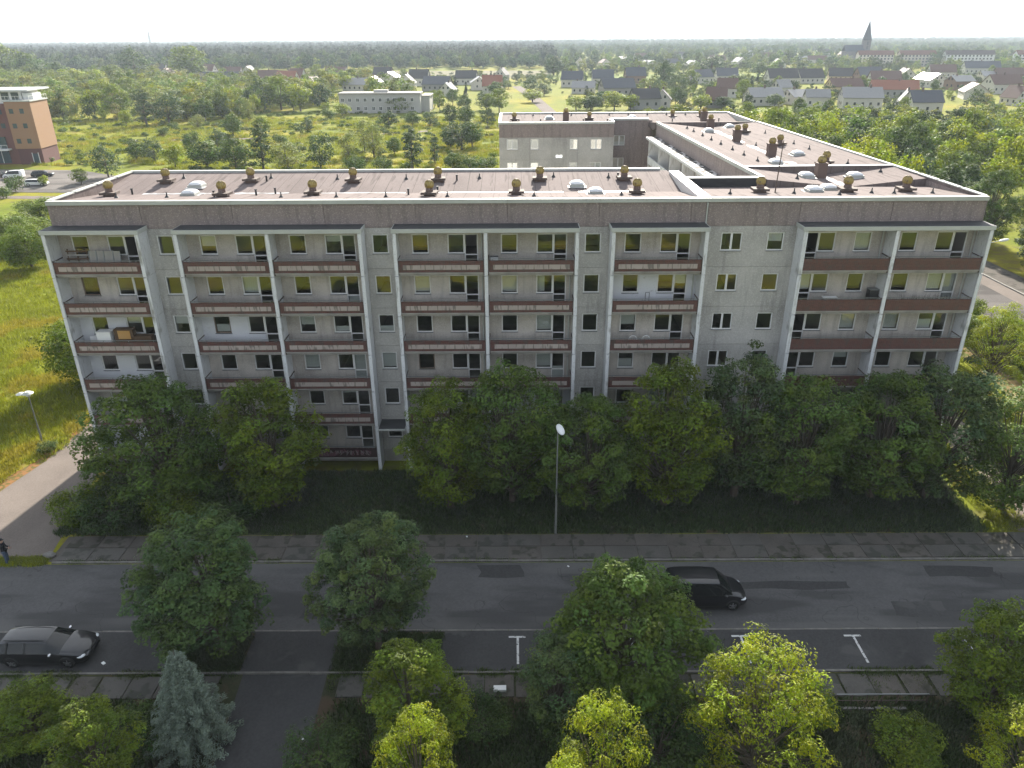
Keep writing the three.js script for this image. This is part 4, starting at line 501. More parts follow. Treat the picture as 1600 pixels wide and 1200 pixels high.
// ---- trees in front of the flats
const frontTrees = [['maple0', 7.2, 6.4, 9.9, 3.7, 'broad green maple against the first balconies by the gravel path'], ['lime0', 14.0, 6.0, 9.6, 3.6, 'lime tree leaning over the second balcony column of the flats'], ['lime0', 26.0, 6.2, 9.6, 3.1, 'lime tree right of the gap in the row before the flats'], ['maple1', 30.2, 5.6, 10.3, 3.3, 'maple in front of the double balconies near the tall street lamp'], ['maple0', 35.3, 6.2, 8.4, 3.0, 'lower maple behind the tall street lamp'], ['lime0', 40.6, 6.0, 10.8, 3.5, 'tall yellowish lime before the single balcony column'], ['ash0', 45.6, 5.0, 11.2, 2.6, 'tall grey green ash before the plain stair wall'], ['maple1', 49.6, 6.0, 9.6, 3.3, 'maple before the first plain red balconies'], ['maple0', 55.0, 5.2, 9.4, 3.4, 'maple below the last red balconies of the corner block'], ['ash0', 58.8, 5.2, 10.4, 2.9, 'ash at the very corner of the flats']];
frontTrees.forEach(([k, x, z, h, r, lab], i) => plantTree(k, 'broadleaf_tree', lab, 'tree', x, z, h, r * 1.12, i * 1.7, 'row of trees before the flats'));
plantTree('maple1', 'broadleaf_tree', 'sunlit maple with bare lower trunk on the grass corner by the dirt path', 'tree', 63.2, 6.7, 9.2, 3.8, 2.2);
plantTree('lime0', 'broadleaf_tree', 'sunlit lime tree beside the worn track', 'tree', 69.5, 2.5, 9.6, 3.2, 0.7);
plantTree('street0', 'street_tree', 'round dark green maple on the island left of the driveway', 'tree', 15.0, 19.2, 8.2, 3.75, 0.4);
plantTree('street1', 'street_tree', 'dense ball shaped street tree on the island right of the driveway', 'tree', 23.2, 19.2, 8.3, 3.05, 1.4);
plantTree('bigmaple', 'street_tree', 'large many-lobed maple overlapping the black van', 'tree', 35.3, 22.4, 7.8, 3.9, 0.9);
plantTree('ash0', 'street_tree', 'dull green young tree pressed against the large maple', 'tree', 32.2, 24.0, 5.2, 1.9, 2.9);
plantTree('robinia1', 'robinia_tree', 'yellow green tree with sunlit tip between spruce and large maple', 'tree', 26.6, 29.0, 6.8, 1.7, 0.2);
plantTree('lime0', 'broadleaf_tree', 'shaded green tree behind the yellow tree by the driveway', 'tree', 25.9, 25.6, 6.1, 2.7, 1.1);
plantTree('robinia1', 'robinia_tree', 'slender bright yellow tree before the large maple', 'tree', 33.6, 29.0, 7.3, 1.9, 3.1);
plantTree('robinia0', 'robinia_tree', 'wide feathery yellow tree beside the low railing', 'tree', 40.2, 27.4, 8.3, 3.1, 0.5);
plantTree('lime0', 'broadleaf_tree', 'green tree overhanging the end of the parking lane', 'tree', 52.2, 23.8, 6.7, 2.6, 2.4);
plantTree('robinia0', 'robinia_tree', 'yellow tipped tree below the green tree at the parking lane end', 'tree', 50.8, 28.6, 6.0, 2.6, 1.9);
plantTree('lime0', 'broadleaf_tree', 'fresh green tree left of the blue spruce', 'tree', 13.0, 27.6, 5.2, 2.0, 0.3);
plantTree('robinia1', 'robinia_tree', 'yellow treetop peeping up right of the driveway end', 'tree', 32.0, 31.4, 7.0, 1.6, 0.8);
plantTree('robinia1', 'robinia_tree', 'yellow treetop below the wide feathery tree', 'tree', 38.6, 33.0, 7.6, 2.1, 4.2);
plantTree('lime0', 'broadleaf_tree', 'green tree behind the estate car pavement', 'tree', 8.6, 25.0, 3.4, 2.2, 5.2);
[['shrub0', 1.6, 7.6, 2.6, 1.9, 'bush at the corner of gravel path and pavement'], ['shrub1', 4.0, 8.0, 3.0, 2.4, 'dark bush under the first maple'], ['shrub0', 8.2, 8.0, 2.8, 2.2, 'green bush below the first maple'], ['shrub1', 11.6, 7.6, 2.6, 2.2, 'dark bush between the first maple and the lime'], ['shrub0', 44.0, 23.6, 1.6, 1.6, 'low bush left of the railing'], ['shrub1', 28.8, 24.4, 1.8, 1.6, 'low dark bush by the white slab'], ['shrub1', 21.9, 26.4, 2.2, 1.8, 'low dark bush along the driveway edge'], ['shrub0', 47.8, 25.6, 1.3, 1.8, 'low weeds shrub below the railing'], ['shrub1', 13.0, 25.6, 2.0, 1.8, 'low dark bush between green tree and spruce'], ['shrub0', 55.8, 22.4, 2.0, 1.8, 'bush at the end of the lower pavement'], ['shrub1', 36.5, 26.4, 3.0, 2.6, 'dark undergrowth bush in front of the large maple'], ['shrub1', 33.4, 25.6, 2.4, 2.0, 'dark undergrowth bush beside the slender yellow tree']].forEach(([k, x, z, h, r, lab], i) => plantTree(k, 'bush', lab, 'bush', x, z, h, r, i));
// sunlit trees across the street behind the camera: the top windows mirror them
{ const g = rngOf(61), ks = ['maple0', 'lime0', 'maple1', 'ash0']; for (let i = 0; i < 26; i++) plantTree(ks[i % 4], 'park_tree', 'sunlit tree in the open ground across the street from the flats', 'tree', -12 + i * 3.2 + rr(-1.5, 1.5, g), 52 + 30 * g(), rr(4, 8, g), rr(2.2, 3.6, g), i, 'trees across the street'); }
// left meadow bushes
[['shrub2', -37.4, -53.5, 6.2, 4.0, 'round sunlit bush standing alone in the left meadow'], ['shrub2', -9.2, -14.5, 6.4, 4.1, 'large bush at the gable casting a broad shadow'], ['shrub0', -15.5, -5.6, 4.0, 3.2, 'bush beside the double-headed path lamp'], ['shrub2', -19.8, -9.6, 4.6, 3.6, 'bush at the meadow edge behind the path lamp'], ['shrub0', -42.6, -66, 4.2, 4.0, 'bush behind the round meadow bush'], ['shrub0', -50.0, -70, 4.2, 4.6, 'spreading bush at the far meadow edge'], ['shrub1', -5.9, -1.6, 0.9, 0.8, 'small shrub on the verge of the gravel path'], ['shrub0', -45.5, -58, 2.8, 3.2, 'low bush left of the round meadow bush'], ['shrub1', -34, -34, 1.2, 1.2, 'knee-high tuft in the left meadow'], ['shrub0', -56, -88, 3.2, 4, 'bush near the parking place of the office building']].forEach(([k, x, z, h, r, lab], i) => plantTree(k, 'bush', lab, 'bush', x, z, h, r, i * 2.1));
// right side hedges along the side road
[[79.4, -27.5, 3.6, 2.0], [78.6, -24, 2.8, 2.0], [78.9, -19.5, 4.4, 2.7], [79.6, -15, 4.8, 3.0], [79.2, -10, 4.4, 3.0], [78.2, -31, 2.6, 1.8], [78.8, -5, 4.2, 3], [78.6, 0, 4.2, 3]].forEach(([x, z, h, r], i) => plantTree(i % 3 ? 'shrub2' : 'shrub0', 'hedge_bush', 'leafy bush in the hedge between worn track and side road', 'bush', x, z, h, r, i * 1.3, 'hedge along the side road'));
// ---- blue spruce
{
  const g = rngOf(77), S = new LeafSet(), h = 6.6, tr = [tube([0, -0.1, 0], [0, h, 0], 0.14, 0.015, 8)];
  for (let w = 0; w < 26; w++) { const y = 0.35 + (h - 0.5) * w / 26, len = 2.3 * Math.pow(1 - y / h, 0.85) + 0.12, nb = 9;
    for (let b = 0; b < nb; b++) { const a = b * 6.283 / nb + w * 0.7 + rr(-0.2, 0.2, g), l = len * rr(0.8, 1.15, g), ex = Math.cos(a), ez = Math.sin(a), dy = -0.10 * l + rr(0, 0.15, g); tr.push(tube([0, y, 0], [ex * l * 0.9, y + dy, ez * l * 0.9], 0.025, 0.006, 3));
      const n = Math.round(14 + l * 62); for (let i = 0; i < n; i++) { const t = Math.pow(g(), 0.6), sd = (g() - 0.5) * 0.75 * (1 - 0.5 * t) * Math.min(1, l), x = ex * l * t - ez * sd, z = ez * l * t + ex * sd, k = rr(0.7, 1.35, g); S.leaf(x, y + dy * t + rr(-0.05, 0.1, g), z, rr(-0.5, 0.5, g) + ex * 0.3, 1, rr(-0.5, 0.5, g) + ez * 0.3, a + rr(-0.7, 0.7, g), rr(0.12, 0.24, g), rr(0.03, 0.06, g), [k, k, k * rr(0.95, 1.15, g)]); } } }
  const t = thing('spruce_tree', 'blue grey spruce standing left of the driveway', 'tree', [15.9, 0, 25.1]); part(t, 'crown', S.geo(), L.spruce); part(t, 'trunk', join(tr), M.bark); t.scale.set(0.86, 0.86, 0.86);
}
// ---- grass: tufts where the ground is near enough to show them
{
  const S = new LeafSet(), g = rngOf(88);
  const mk = (n, hh, rad) => { const p = [], c = [], nn = []; for (let i = 0; i < n; i++) { const a = g() * 6.28, r = rad * Math.sqrt(g()), x = Math.cos(a) * r, z = Math.sin(a) * r, h = hh * rr(0.5, 1.2, g), b = g() * 6.28, w = 0.025, lx = rr(-0.4, 0.4, g) * h, lz = rr(-0.4, 0.4, g) * h, k = rr(0.7, 1.3, g); p.push(x - Math.cos(b) * w, 0, z - Math.sin(b) * w, x + Math.cos(b) * w, 0, z + Math.sin(b) * w, x + lx, h, z + lz); for (let q = 0; q < 3; q++) { c.push(k * 1.05, k, k * 0.9); nn.push(-Math.sin(b) * 0.5, 0.8, Math.cos(b) * 0.5); } } const G = new THREE.BufferGeometry(); G.setAttribute('position', new THREE.Float32BufferAttribute(p, 3)); G.setAttribute('normal', new THREE.Float32BufferAttribute(nn, 3)); G.setAttribute('color', new THREE.Float32BufferAttribute(c, 3)); return G; };
  const field = (name, geo, m, count, fn) => { const im = new THREE.InstancedMesh(geo, m, count), d = new THREE.Object3D(), col = new THREE.Color(); let i = 0, tries = 0; while (i < count && tries++ < count * 6) { const q = fn(); if (!q) continue; d.position.set(q[0], 0, q[1]); d.rotation.y = g() * 6.28; d.scale.setScalar(q[2]); d.updateMatrix(); im.setMatrixAt(i, d.matrix); const t = fbm(q[0] / 60 + 7, q[1] / 60 + 7, 16, 3, 401), k = rr(0.8, 1.2, g); const dry = smooth(0.56, 0.72, t); col.setRGB(k * lerp(1, 1.25, dry), k * lerp(1, 0.98, dry), k * lerp(1, 1.7, dry)); im.setColorAt(i, col); i++; } im.count = i; im.name = name; im.userData = { kind: 'stuff' }; sh(im); scene.add(im); };
  const tuft = mk(22, 0.42, 0.34), low = mk(20, 0.2, 0.3);
  field('meadow_grass', tuft, L.grass, 42000, () => { const z = -80 + 86 * Math.pow(g(), 0.8), x = rr(-62, -5.2, g); if (z > 0 && x > (z < 4.2 ? -6.6 : z < 6.2 ? -6.8 - (z - 4.2) * 1.65 : -10 - (z - 6.2) * 7)) return null; return [x, z, rr(0.5, 1.3, g) * (0.6 + 0.9 * fbm(x / 60 + 3, z / 60 + 3, 20, 3, 411))]; });
  field('verge_grass', tuft, L.grass, 9000, () => { const z = rr(-45, 9, g), x = rr(61.6, 80, g); if (x < 62 && z > -12) return [x, z, 0.5]; if (x > 64.2 - 0 && x < 68.8 && z < 8) return null; if (x > 73.5 && x < 77.8) return null; return [x, z, rr(0.4, 0.9, g)]; });
  field('bed_grass', low, L.dark, 16000, () => { const x = rr(0.6, 61, g), z = rr(1.5, 9.2, g); return [x, z, rr(0.5, 1.3, g)]; });
  field('foreground_grass', low, L.dark, 14000, () => { const x = rr(-4, 66, g), z = rr(22.7, 33, g); if (x > 16 && x < 21.6) return null; return [x, z, rr(0.6, 1.5, g)]; });
  field('island_grass', low, L.dark, 2400, () => { const isl = g() < 0.5, x = isl ? rr(12.6, 16.2, g) : rr(21, 26.4, g), z = rr(18.1, 21, g); return [x, z, rr(0.4, 1, g)]; });
  field('kerb_weeds', low, L.maple, 2600, () => { const k = g(), x = rr(-4, 62, g); if (x > 16.2 && x < 21) return null; const z = k < 0.7 ? 20.95 + rr(-0.12, 0.25, g) : k < 0.85 ? 12.0 + rr(-0.1, 0.06, g) : 21.1 + rr(0, 1.4, g); if (fbm(x / 30 + 5, z / 30 + 5, 30, 2, 421) < 0.5) return null; return [x, z, rr(0.3, 0.9, g)]; });
  const scrub = growTree(91, { h: 1.4, r: 1.1, base: 0.02, clumps: 12, leaves: 26, leaf: 0.34, spread: 0.4, shape: 'flat' }).crown;
  field('meadow_scrub', scrub, L.lime, 900, () => { const z = rr(-300, -66, g), x = 30 + (49 - z) * rr(-0.62, -0.02, g); if (x < -62 && z > -145) return null; if (fbm(x / 120 + 6, z / 120 + 6, 16, 3, 431) < 0.5) return null; return [x, z, rr(0.4, 1.2, g)]; });
  field('far_meadow_grass', tuft, L.grass, 30000, () => { const z = -80 - 190 * g(), x = 30 + (49 - z) * rr(-0.62, 0.0, g); if ((x < -58 && z > -148) || x > 27) return null; if (fbm(x / 90 + 6, z / 90 + 6, 20, 3, 441) < 0.47) return null; return [x, z, rr(1.2, 2.6, g)]; });
  field('corner_grass', low, L.grass, 1500, () => { const x = rr(-12, 1.6, g); return [x, 11.95 + rr(-0.35, 0.3, g), rr(0.5, 1.1, g)]; });
}
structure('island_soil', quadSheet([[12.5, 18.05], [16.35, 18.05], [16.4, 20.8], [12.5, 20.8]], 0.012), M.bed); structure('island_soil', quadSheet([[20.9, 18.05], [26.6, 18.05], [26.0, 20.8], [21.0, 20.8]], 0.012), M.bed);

// ================================================================= street things
function lampTall(x, z, h, label) { const t = thing('street_lamp', label, 'street lamp', [x, 0, z]); part(t, 'pole', join([tube([0, 0, 0], [0, h * 0.35, 0], 0.085, 0.07, 10), tube([0, h * 0.35, 0], [0, h, 0], 0.055, 0.04, 10)]), M.pole); return t; }
{ const t = lampTall(33.0, 9.3, 7.8, 'tall street lamp with pale tilted head standing before the row of trees'); const hd = part(t, 'lamp_head', (() => { const g = new THREE.SphereGeometry(0.5, 16, 10); g.scale(0.45, 0.24, 1); return g; })(), M.lampWhite); hd.position.set(0.12, 7.86, 0.42); hd.rotation.set(0.25, 0.25, 0); part(t, 'bracket', tube([0, 7.7, 0], [0.03, 8.02, 0.12], 0.03, 0.03, 6), M.pole); }
{ const t = lampTall(-7.3, -3.2, 4.2, 'short path lamp with a double disc head on the meadow verge'); part(t, 'lamp_shade', new THREE.CylinderGeometry(0.18, 0.42, 0.16, 20).translate(0, 4.36, 0), M.coping); part(t, 'lamp_globe', new THREE.CylinderGeometry(0.14, 0.16, 0.22, 14).translate(0, 4.18, 0), M.lampGlass); part(t, 'side_lamp', join([new THREE.CylinderGeometry(0.1, 0.34, 0.12, 18).translate(-0.55, 4.3, 0), tube([0, 4.1, 0], [-0.55, 4.22, 0], 0.025, 0.025, 5)]), M.coping); }
{ const t = lampTall(79.6, -30.5, 8.4, 'side road lamp whose arm reaches out from behind the corner block'); part(t, 'arm', tube([0, 8.3, 0], [3.2, 8.95, 0], 0.04, 0.035, 8), M.coping); const hd = part(t, 'lamp_head', (() => { const g = new THREE.SphereGeometry(0.5, 14, 8); g.scale(1.1, 0.28, 0.42); return g; })(), M.lampWhite); hd.position.set(3.6, 9.02, 0); hd.rotation.z = 0.2; }
{ const t = thing('low_railing', 'low rusty railing on pale concrete blocks below the parking lane', 'railing', [45.7, 0, 22.95]); for (let i = 0; i < 7; i++) part(t, 'post', cbox(0.04, 0.62, 0.04, i * 0.72, 0, 0), M.rust); part(t, 'top_rail', cbox(4.4, 0.035, 0.05, 2.16, 0.62, 0), M.steel); part(t, 'lower_rail', cbox(4.4, 0.025, 0.03, 2.16, 0.22, 0.0), M.rust); for (let i = 0; i < 4; i++) part(t, 'concrete_block', cbox(0.78 - i * 0.05, 0.1, 0.13, 0.5 + i * 0.8, 0, 0.3 + (i % 2) * 0.03), M.kerb); }
single('concrete_slab', cbox(0.62, 0.16, 0.3), M.plasticWhite, 'small white block lying on the lower pavement', 'block', [29.6, 0.04, 22.05], 0.02);
{ const g = new THREE.IcosahedronGeometry(0.32, 3), p = g.attributes.position; for (let i = 0; i < p.count; i++) { const k = 1 + 0.25 * (vn(p.getX(i) * 6 + 20, p.getZ(i) * 6 + p.getY(i) * 3 + 20, 64, 64, 3) - 0.5); p.setXYZ(i, p.getX(i) * k * 1.25, p.getY(i) * k * 0.6, p.getZ(i) * k * 0.8); } g.computeVertexNormals(); single('boulder', g, M.kerb, 'pale boulder at the edge of the gravel path', 'stone', [1.5, 0.12, 11.4]); }
for (const [x, z, w] of [[12.6, 18.4, 0.2], [27.3, 9.6, 0.14], [33.6, 12.6, 0.12], [9.2, 20.2, 0.2], [20.6, 24.8, 0.16]]) single('litter', at(new THREE.BoxGeometry(w, 0.03, w * 0.7), 0, 0.02, 0, R() * 3, 0.05, 0.08), M.plasticWhite, 'small pale scrap of litter lying on the dark paving', 'litter', [x, 0.012, z], 0, 'scraps of litter');

// ---- cars: a lofted body whose glass is cut from the same surface
function carLoft(st, crown = 0.035) {                                // stations [x, yBottom, yBelt, yTop, halfBelt, halfTop, pane over the top towards the next, side glass]
  const ring = s => { const [x, yb, be, yt, w, wt] = s, q = []; const half = [[w * 0.90, yb], [w * 0.985, yb + 0.10], [w, lerp(yb, be, 0.45)], [w * 0.99, be - 0.06], [w * 0.965, be], [lerp(w * 0.965, wt, 0.5) + 0.015, lerp(be, yt - 0.06, 0.5)], [wt, yt - 0.055], [wt - 0.07, yt - 0.008], [wt * 0.5, yt + crown * 0.7], [0, yt + crown]]; for (const [z, y] of half) q.push([x, y, z]); for (let i = half.length - 2; i >= 0; i--) q.push([x, half[i][1], -half[i][0]]); return q; };
  const rs = st.map(ring), n = rs[0].length, out = { body: [], windscreen: [], side_window: [], far_side_window: [], rear_window: [] };
  for (let i = 0; i < st.length - 1; i++) for (let j = 0; j < n - 1; j++) { const jj = Math.min(j, n - 2 - j); let k = 'body'; if (st[i][6] && jj >= 6) k = st[i][6]; if (st[i][7] && (jj === 4 || jj === 5)) k = j < n / 2 - 1 ? 'side_window' : 'far_side_window'; out[k].push([rs[i][j], rs[i + 1][j], rs[i + 1][j + 1], rs[i][j + 1]]); }
  for (const e of [0, st.length - 1]) { const q = rs[e], h = Math.floor(n / 2); for (let j = 0; j < h; j++) out.body.push([q[j], q[j + 1], q[n - 2 - j], q[n - 1 - j]]); }
  const geo = qs => { const p = [], m = new Map(), ix = []; const id = v => { const k = v.map(c => c.toFixed(4)).join(); if (!m.has(k)) { m.set(k, p.length / 3); p.push(...v); } return m.get(k); }; for (const q of qs) { const a = q.map(id); ix.push(a[0], a[1], a[2], a[0], a[2], a[3]); } const g = new THREE.BufferGeometry(); g.setAttribute('position', new THREE.Float32BufferAttribute(p, 3)); g.setIndex(ix); g.computeVertexNormals(); return g; };
  return Object.fromEntries(Object.entries(out).filter(([, v]) => v.length).map(([k, v]) => [k, geo(v)]));
}
const tyreG = new THREE.LatheGeometry([[0.21, -0.1], [0.30, -0.11], [0.325, -0.08], [0.33, 0], [0.325, 0.08], [0.30, 0.11], [0.21, 0.1]].map(v => new THREE.Vector2(...v)), 28).rotateX(Math.PI / 2);
const rimG = join([new THREE.CylinderGeometry(0.215, 0.215, 0.12, 24, 1, true).rotateX(Math.PI / 2), new THREE.CylinderGeometry(0.06, 0.06, 0.02, 12).rotateX(Math.PI / 2).translate(0, 0, 0.08), ...[0, 1, 2, 3, 4].map(i => at(cbox(0.05, 0.2, 0.025, 0, 0.02, 0.075), 0, 0, 0, 0, 0, i * 1.2566))]);
function car(name, label, st, o) {
  const t = thing(name, label, 'car', o.pos, o.turn, o.group), geo = carLoft(st); part(t, 'body', geo.body, o.paint);
  for (const k of ['windscreen', 'rear_window']) if (geo[k]) part(t, k, geo[k], M.carGlass);
  for (const k of ['side_window', 'far_side_window']) if (geo[k]) part(t, 'side_window', geo[k], M.carGlass);
  const W = o.half;
  for (const x of o.axles) for (const s of [-1, 1]) { const y = part(t, 'wheel', tyreG, M.tyre); y.position.set(x, 0.33, s * (W - 0.1)); y.rotation.y = s > 0 ? 0 : Math.PI; part(y, 'rim', rimG, M.alloy); part(y, 'wheel_arch', new THREE.TorusGeometry(0.37, 0.035, 5, 18, Math.PI).translate(0, 0, 0.085), M.plasticBlack); }
  const [fx, fy] = o.front; for (const s of [-1, 1]) { const hl = part(t, 'headlight', (() => { const g = new THREE.SphereGeometry(0.5, 12, 8); g.scale(0.44, 0.13, 0.40); return g; })(), M.lampGlass); hl.position.set(fx - 0.2, fy, s * (W - 0.22)); hl.rotation.y = s * 0.55; const mr = part(t, 'wing_mirror', (() => { const g = new THREE.SphereGeometry(0.5, 10, 8); g.scale(0.17, 0.15, 0.24); return g; })(), o.mirror ?? o.paint); mr.position.set(o.mirrorX, o.mirrorY, s * (W + 0.08)); const tl = part(t, 'tail_light', cbox(0.05, 0.2, 0.3, 0, 0, 0), o.tail ?? (M.tail ??= mat({ color: lin(0.18, 0.01, 0.01), roughness: 0.3 }))); tl.position.set(o.rear + 0.04, fy + 0.05, s * (W - 0.22)); }
  part(t, 'grille', cbox(0.06, 0.22, W * 0.9, 0, 0, 0), M.plasticBlack).position.set(fx - 0.03, fy - 0.18, 0); part(t, 'number_plate', cbox(0.02, 0.11, 0.52, 0, 0, 0), M.plasticWhite).position.set(fx + 0.012, fy - 0.3, 0);
  part(t, 'window_pillars', join([-1, 1].flatMap(s => (o.pillars ?? [-0.62, -1.55]).map(px => { const g = cbox(0.09, 0.56, 0.035, 0, 0, 0); g.rotateX(-s * 0.52); g.translate(px, o.belt ?? 0.93, s * (W - 0.02)); return g; }))), M.plasticBlack);
  part(t, 'sill_trim', join([-1, 1].map(s => cbox(o.axles[0] - o.axles[1] - 0.85, 0.06, 0.03, (o.axles[0] + o.axles[1]) / 2, 0.22, s * (W - 0.045)))), M.plasticBlack);
  if (o.rails) part(t, 'roof_rails', join([-1, 1].map(s => tube([-1.75, o.rails, s * 0.52], [0.3, o.rails + 0.01, s * 0.52], 0.022, 0.022, 6))), M.plasticBlack);
  return t;
}
const estate = [[-2.36, 0.42, 0.72, 0.80, 0.78, 0.66], [-2.3, 0.30, 0.86, 0.96, 0.86, 0.72, 'rear_window'], [-1.95, 0.24, 0.94, 1.36, 0.90, 0.58, null, true], [-1.5, 0.22, 0.94, 1.44, 0.915, 0.60, null, true], [-0.6, 0.22, 0.93, 1.47, 0.92, 0.62, null, true], [0.1, 0.22, 0.92, 1.45, 0.92, 0.62, null, true], [0.42, 0.22, 0.915, 1.40, 0.92, 0.60, 'windscreen', true], [1.12, 0.22, 0.90, 0.99, 0.915, 0.74], [1.6, 0.22, 0.86, 0.94, 0.90, 0.72], [2.05, 0.24, 0.76, 0.86, 0.86, 0.66], [2.3, 0.30, 0.64, 0.74, 0.76, 0.56], [2.38, 0.40, 0.56, 0.62, 0.64, 0.48]];
car('estate_car', 'black estate car with silvery reflections parked beside the street', estate, { pos: [6.15, 0, 19.6], turn: 0.0, paint: M.blackPaint, axles: [1.43, -1.43], half: 0.92, front: [2.3, 0.66], rear: -2.36, mirrorX: 0.75, mirrorY: 0.98, mirror: M.chrome, rails: 1.49 });
const vanS = [[-2.2, 0.35, 0.9, 1.1, 0.82, 0.72], [-2.14, 0.28, 1.05, 1.75, 0.88, 0.72, null], [-1.6, 0.25, 1.05, 1.82, 0.90, 0.76, null, true], [-0.4, 0.25, 1.05, 1.84, 0.90, 0.76, null, true], [0.55, 0.25, 1.04, 1.78, 0.90, 0.74, 'windscreen', true], [1.3, 0.25, 1.02, 1.14, 0.89, 0.74], [1.75, 0.26, 0.92, 1.0, 0.86, 0.68], [2.1, 0.3, 0.72, 0.82, 0.76, 0.56], [2.2, 0.4, 0.6, 0.66, 0.64, 0.46]];
car('passenger_van', 'black van on the street half hidden by the large maple', vanS, { pos: [41.1, 0, 15.6], turn: 0.0, paint: M.blackPaint, axles: [1.38, -1.35], half: 0.90, front: [2.12, 0.72], rear: -2.2, mirrorX: 0.9, mirrorY: 1.1 });
car('delivery_van', 'white delivery van parked at the orange office building', vanS, { pos: [-85.6, 0, -129], turn: Math.PI + 0.15, paint: M.whitePaint, axles: [1.38, -1.35], half: 0.90, front: [2.12, 0.72], rear: -2.2, mirrorX: 0.9, mirrorY: 1.1, mirror: M.plasticBlack });
car('estate_car', 'dark car beside the white delivery van', estate, { pos: [-80, 0, -131], turn: 0.3, paint: M.blackPaint, axles: [1.43, -1.43], half: 0.92, front: [2.3, 0.66], rear: -2.36, mirrorX: 0.75, mirrorY: 0.98 });
car('estate_car', 'white car parked alone before the orange office building', estate, { pos: [-74.5, 0, -119], turn: 0.1, paint: M.whitePaint, axles: [1.43, -1.43], half: 0.92, front: [2.3, 0.66], rear: -2.36, mirrorX: 0.75, mirrorY: 0.98 });
car('estate_car', 'dark car half cut off behind the white delivery van', estate, { pos: [-89.5, 0, -130.5], turn: 1.4, paint: M.blackPaint, axles: [1.43, -1.43], half: 0.92, front: [2.3, 0.66], rear: -2.36, mirrorX: 0.75, mirrorY: 0.98 });

// ---- person standing at the street, hands together on a remote control
function blob(bones, res, size, centre, m, k = 0.03) {
  const mc = new MarchingCubes(res, m, false, false, 60000); mc.isolation = 0; const f = mc.field, h = res / 2;
  const B2 = bones.map(([a, b, r0, r1]) => [a, b.map((v, i) => v - a[i]), r0, r1 ?? r0]);
  for (let z = 0; z < res; z++) for (let y = 0; y < res; y++) for (let x = 0; x < res; x++) { const p = [(x - h) / h * size + centre[0], (y - h) / h * size + centre[1], (z - h) / h * size + centre[2]]; let d = 9; for (const [a, ab, r0, r1] of B2) { const ap = [p[0] - a[0], p[1] - a[1], p[2] - a[2]], q = clamp((ap[0] * ab[0] + ap[1] * ab[1] + ap[2] * ab[2]) / (ab[0] ** 2 + ab[1] ** 2 + ab[2] ** 2 + 1e-9)); const e = Math.hypot(ap[0] - ab[0] * q, ap[1] - ab[1] * q, ap[2] - ab[2] * q) - lerp(r0, r1, q); const t = clamp(0.5 + 0.5 * (d - e) / k); d = lerp(d, e, t) - k * t * (1 - t); } f[z * res * res + y * res + x] = -d; }
  mc.update(); const n = mc.count, g = new THREE.BufferGeometry(), P = mc.positionArray.slice(0, n * 3), N = mc.normalArray.slice(0, n * 3); for (let i = 0; i < n * 3; i++) P[i] = P[i] * size + centre[i % 3];
  g.setAttribute('position', new THREE.BufferAttribute(P, 3)); g.setAttribute('normal', new THREE.BufferAttribute(N, 3)); return g;
}
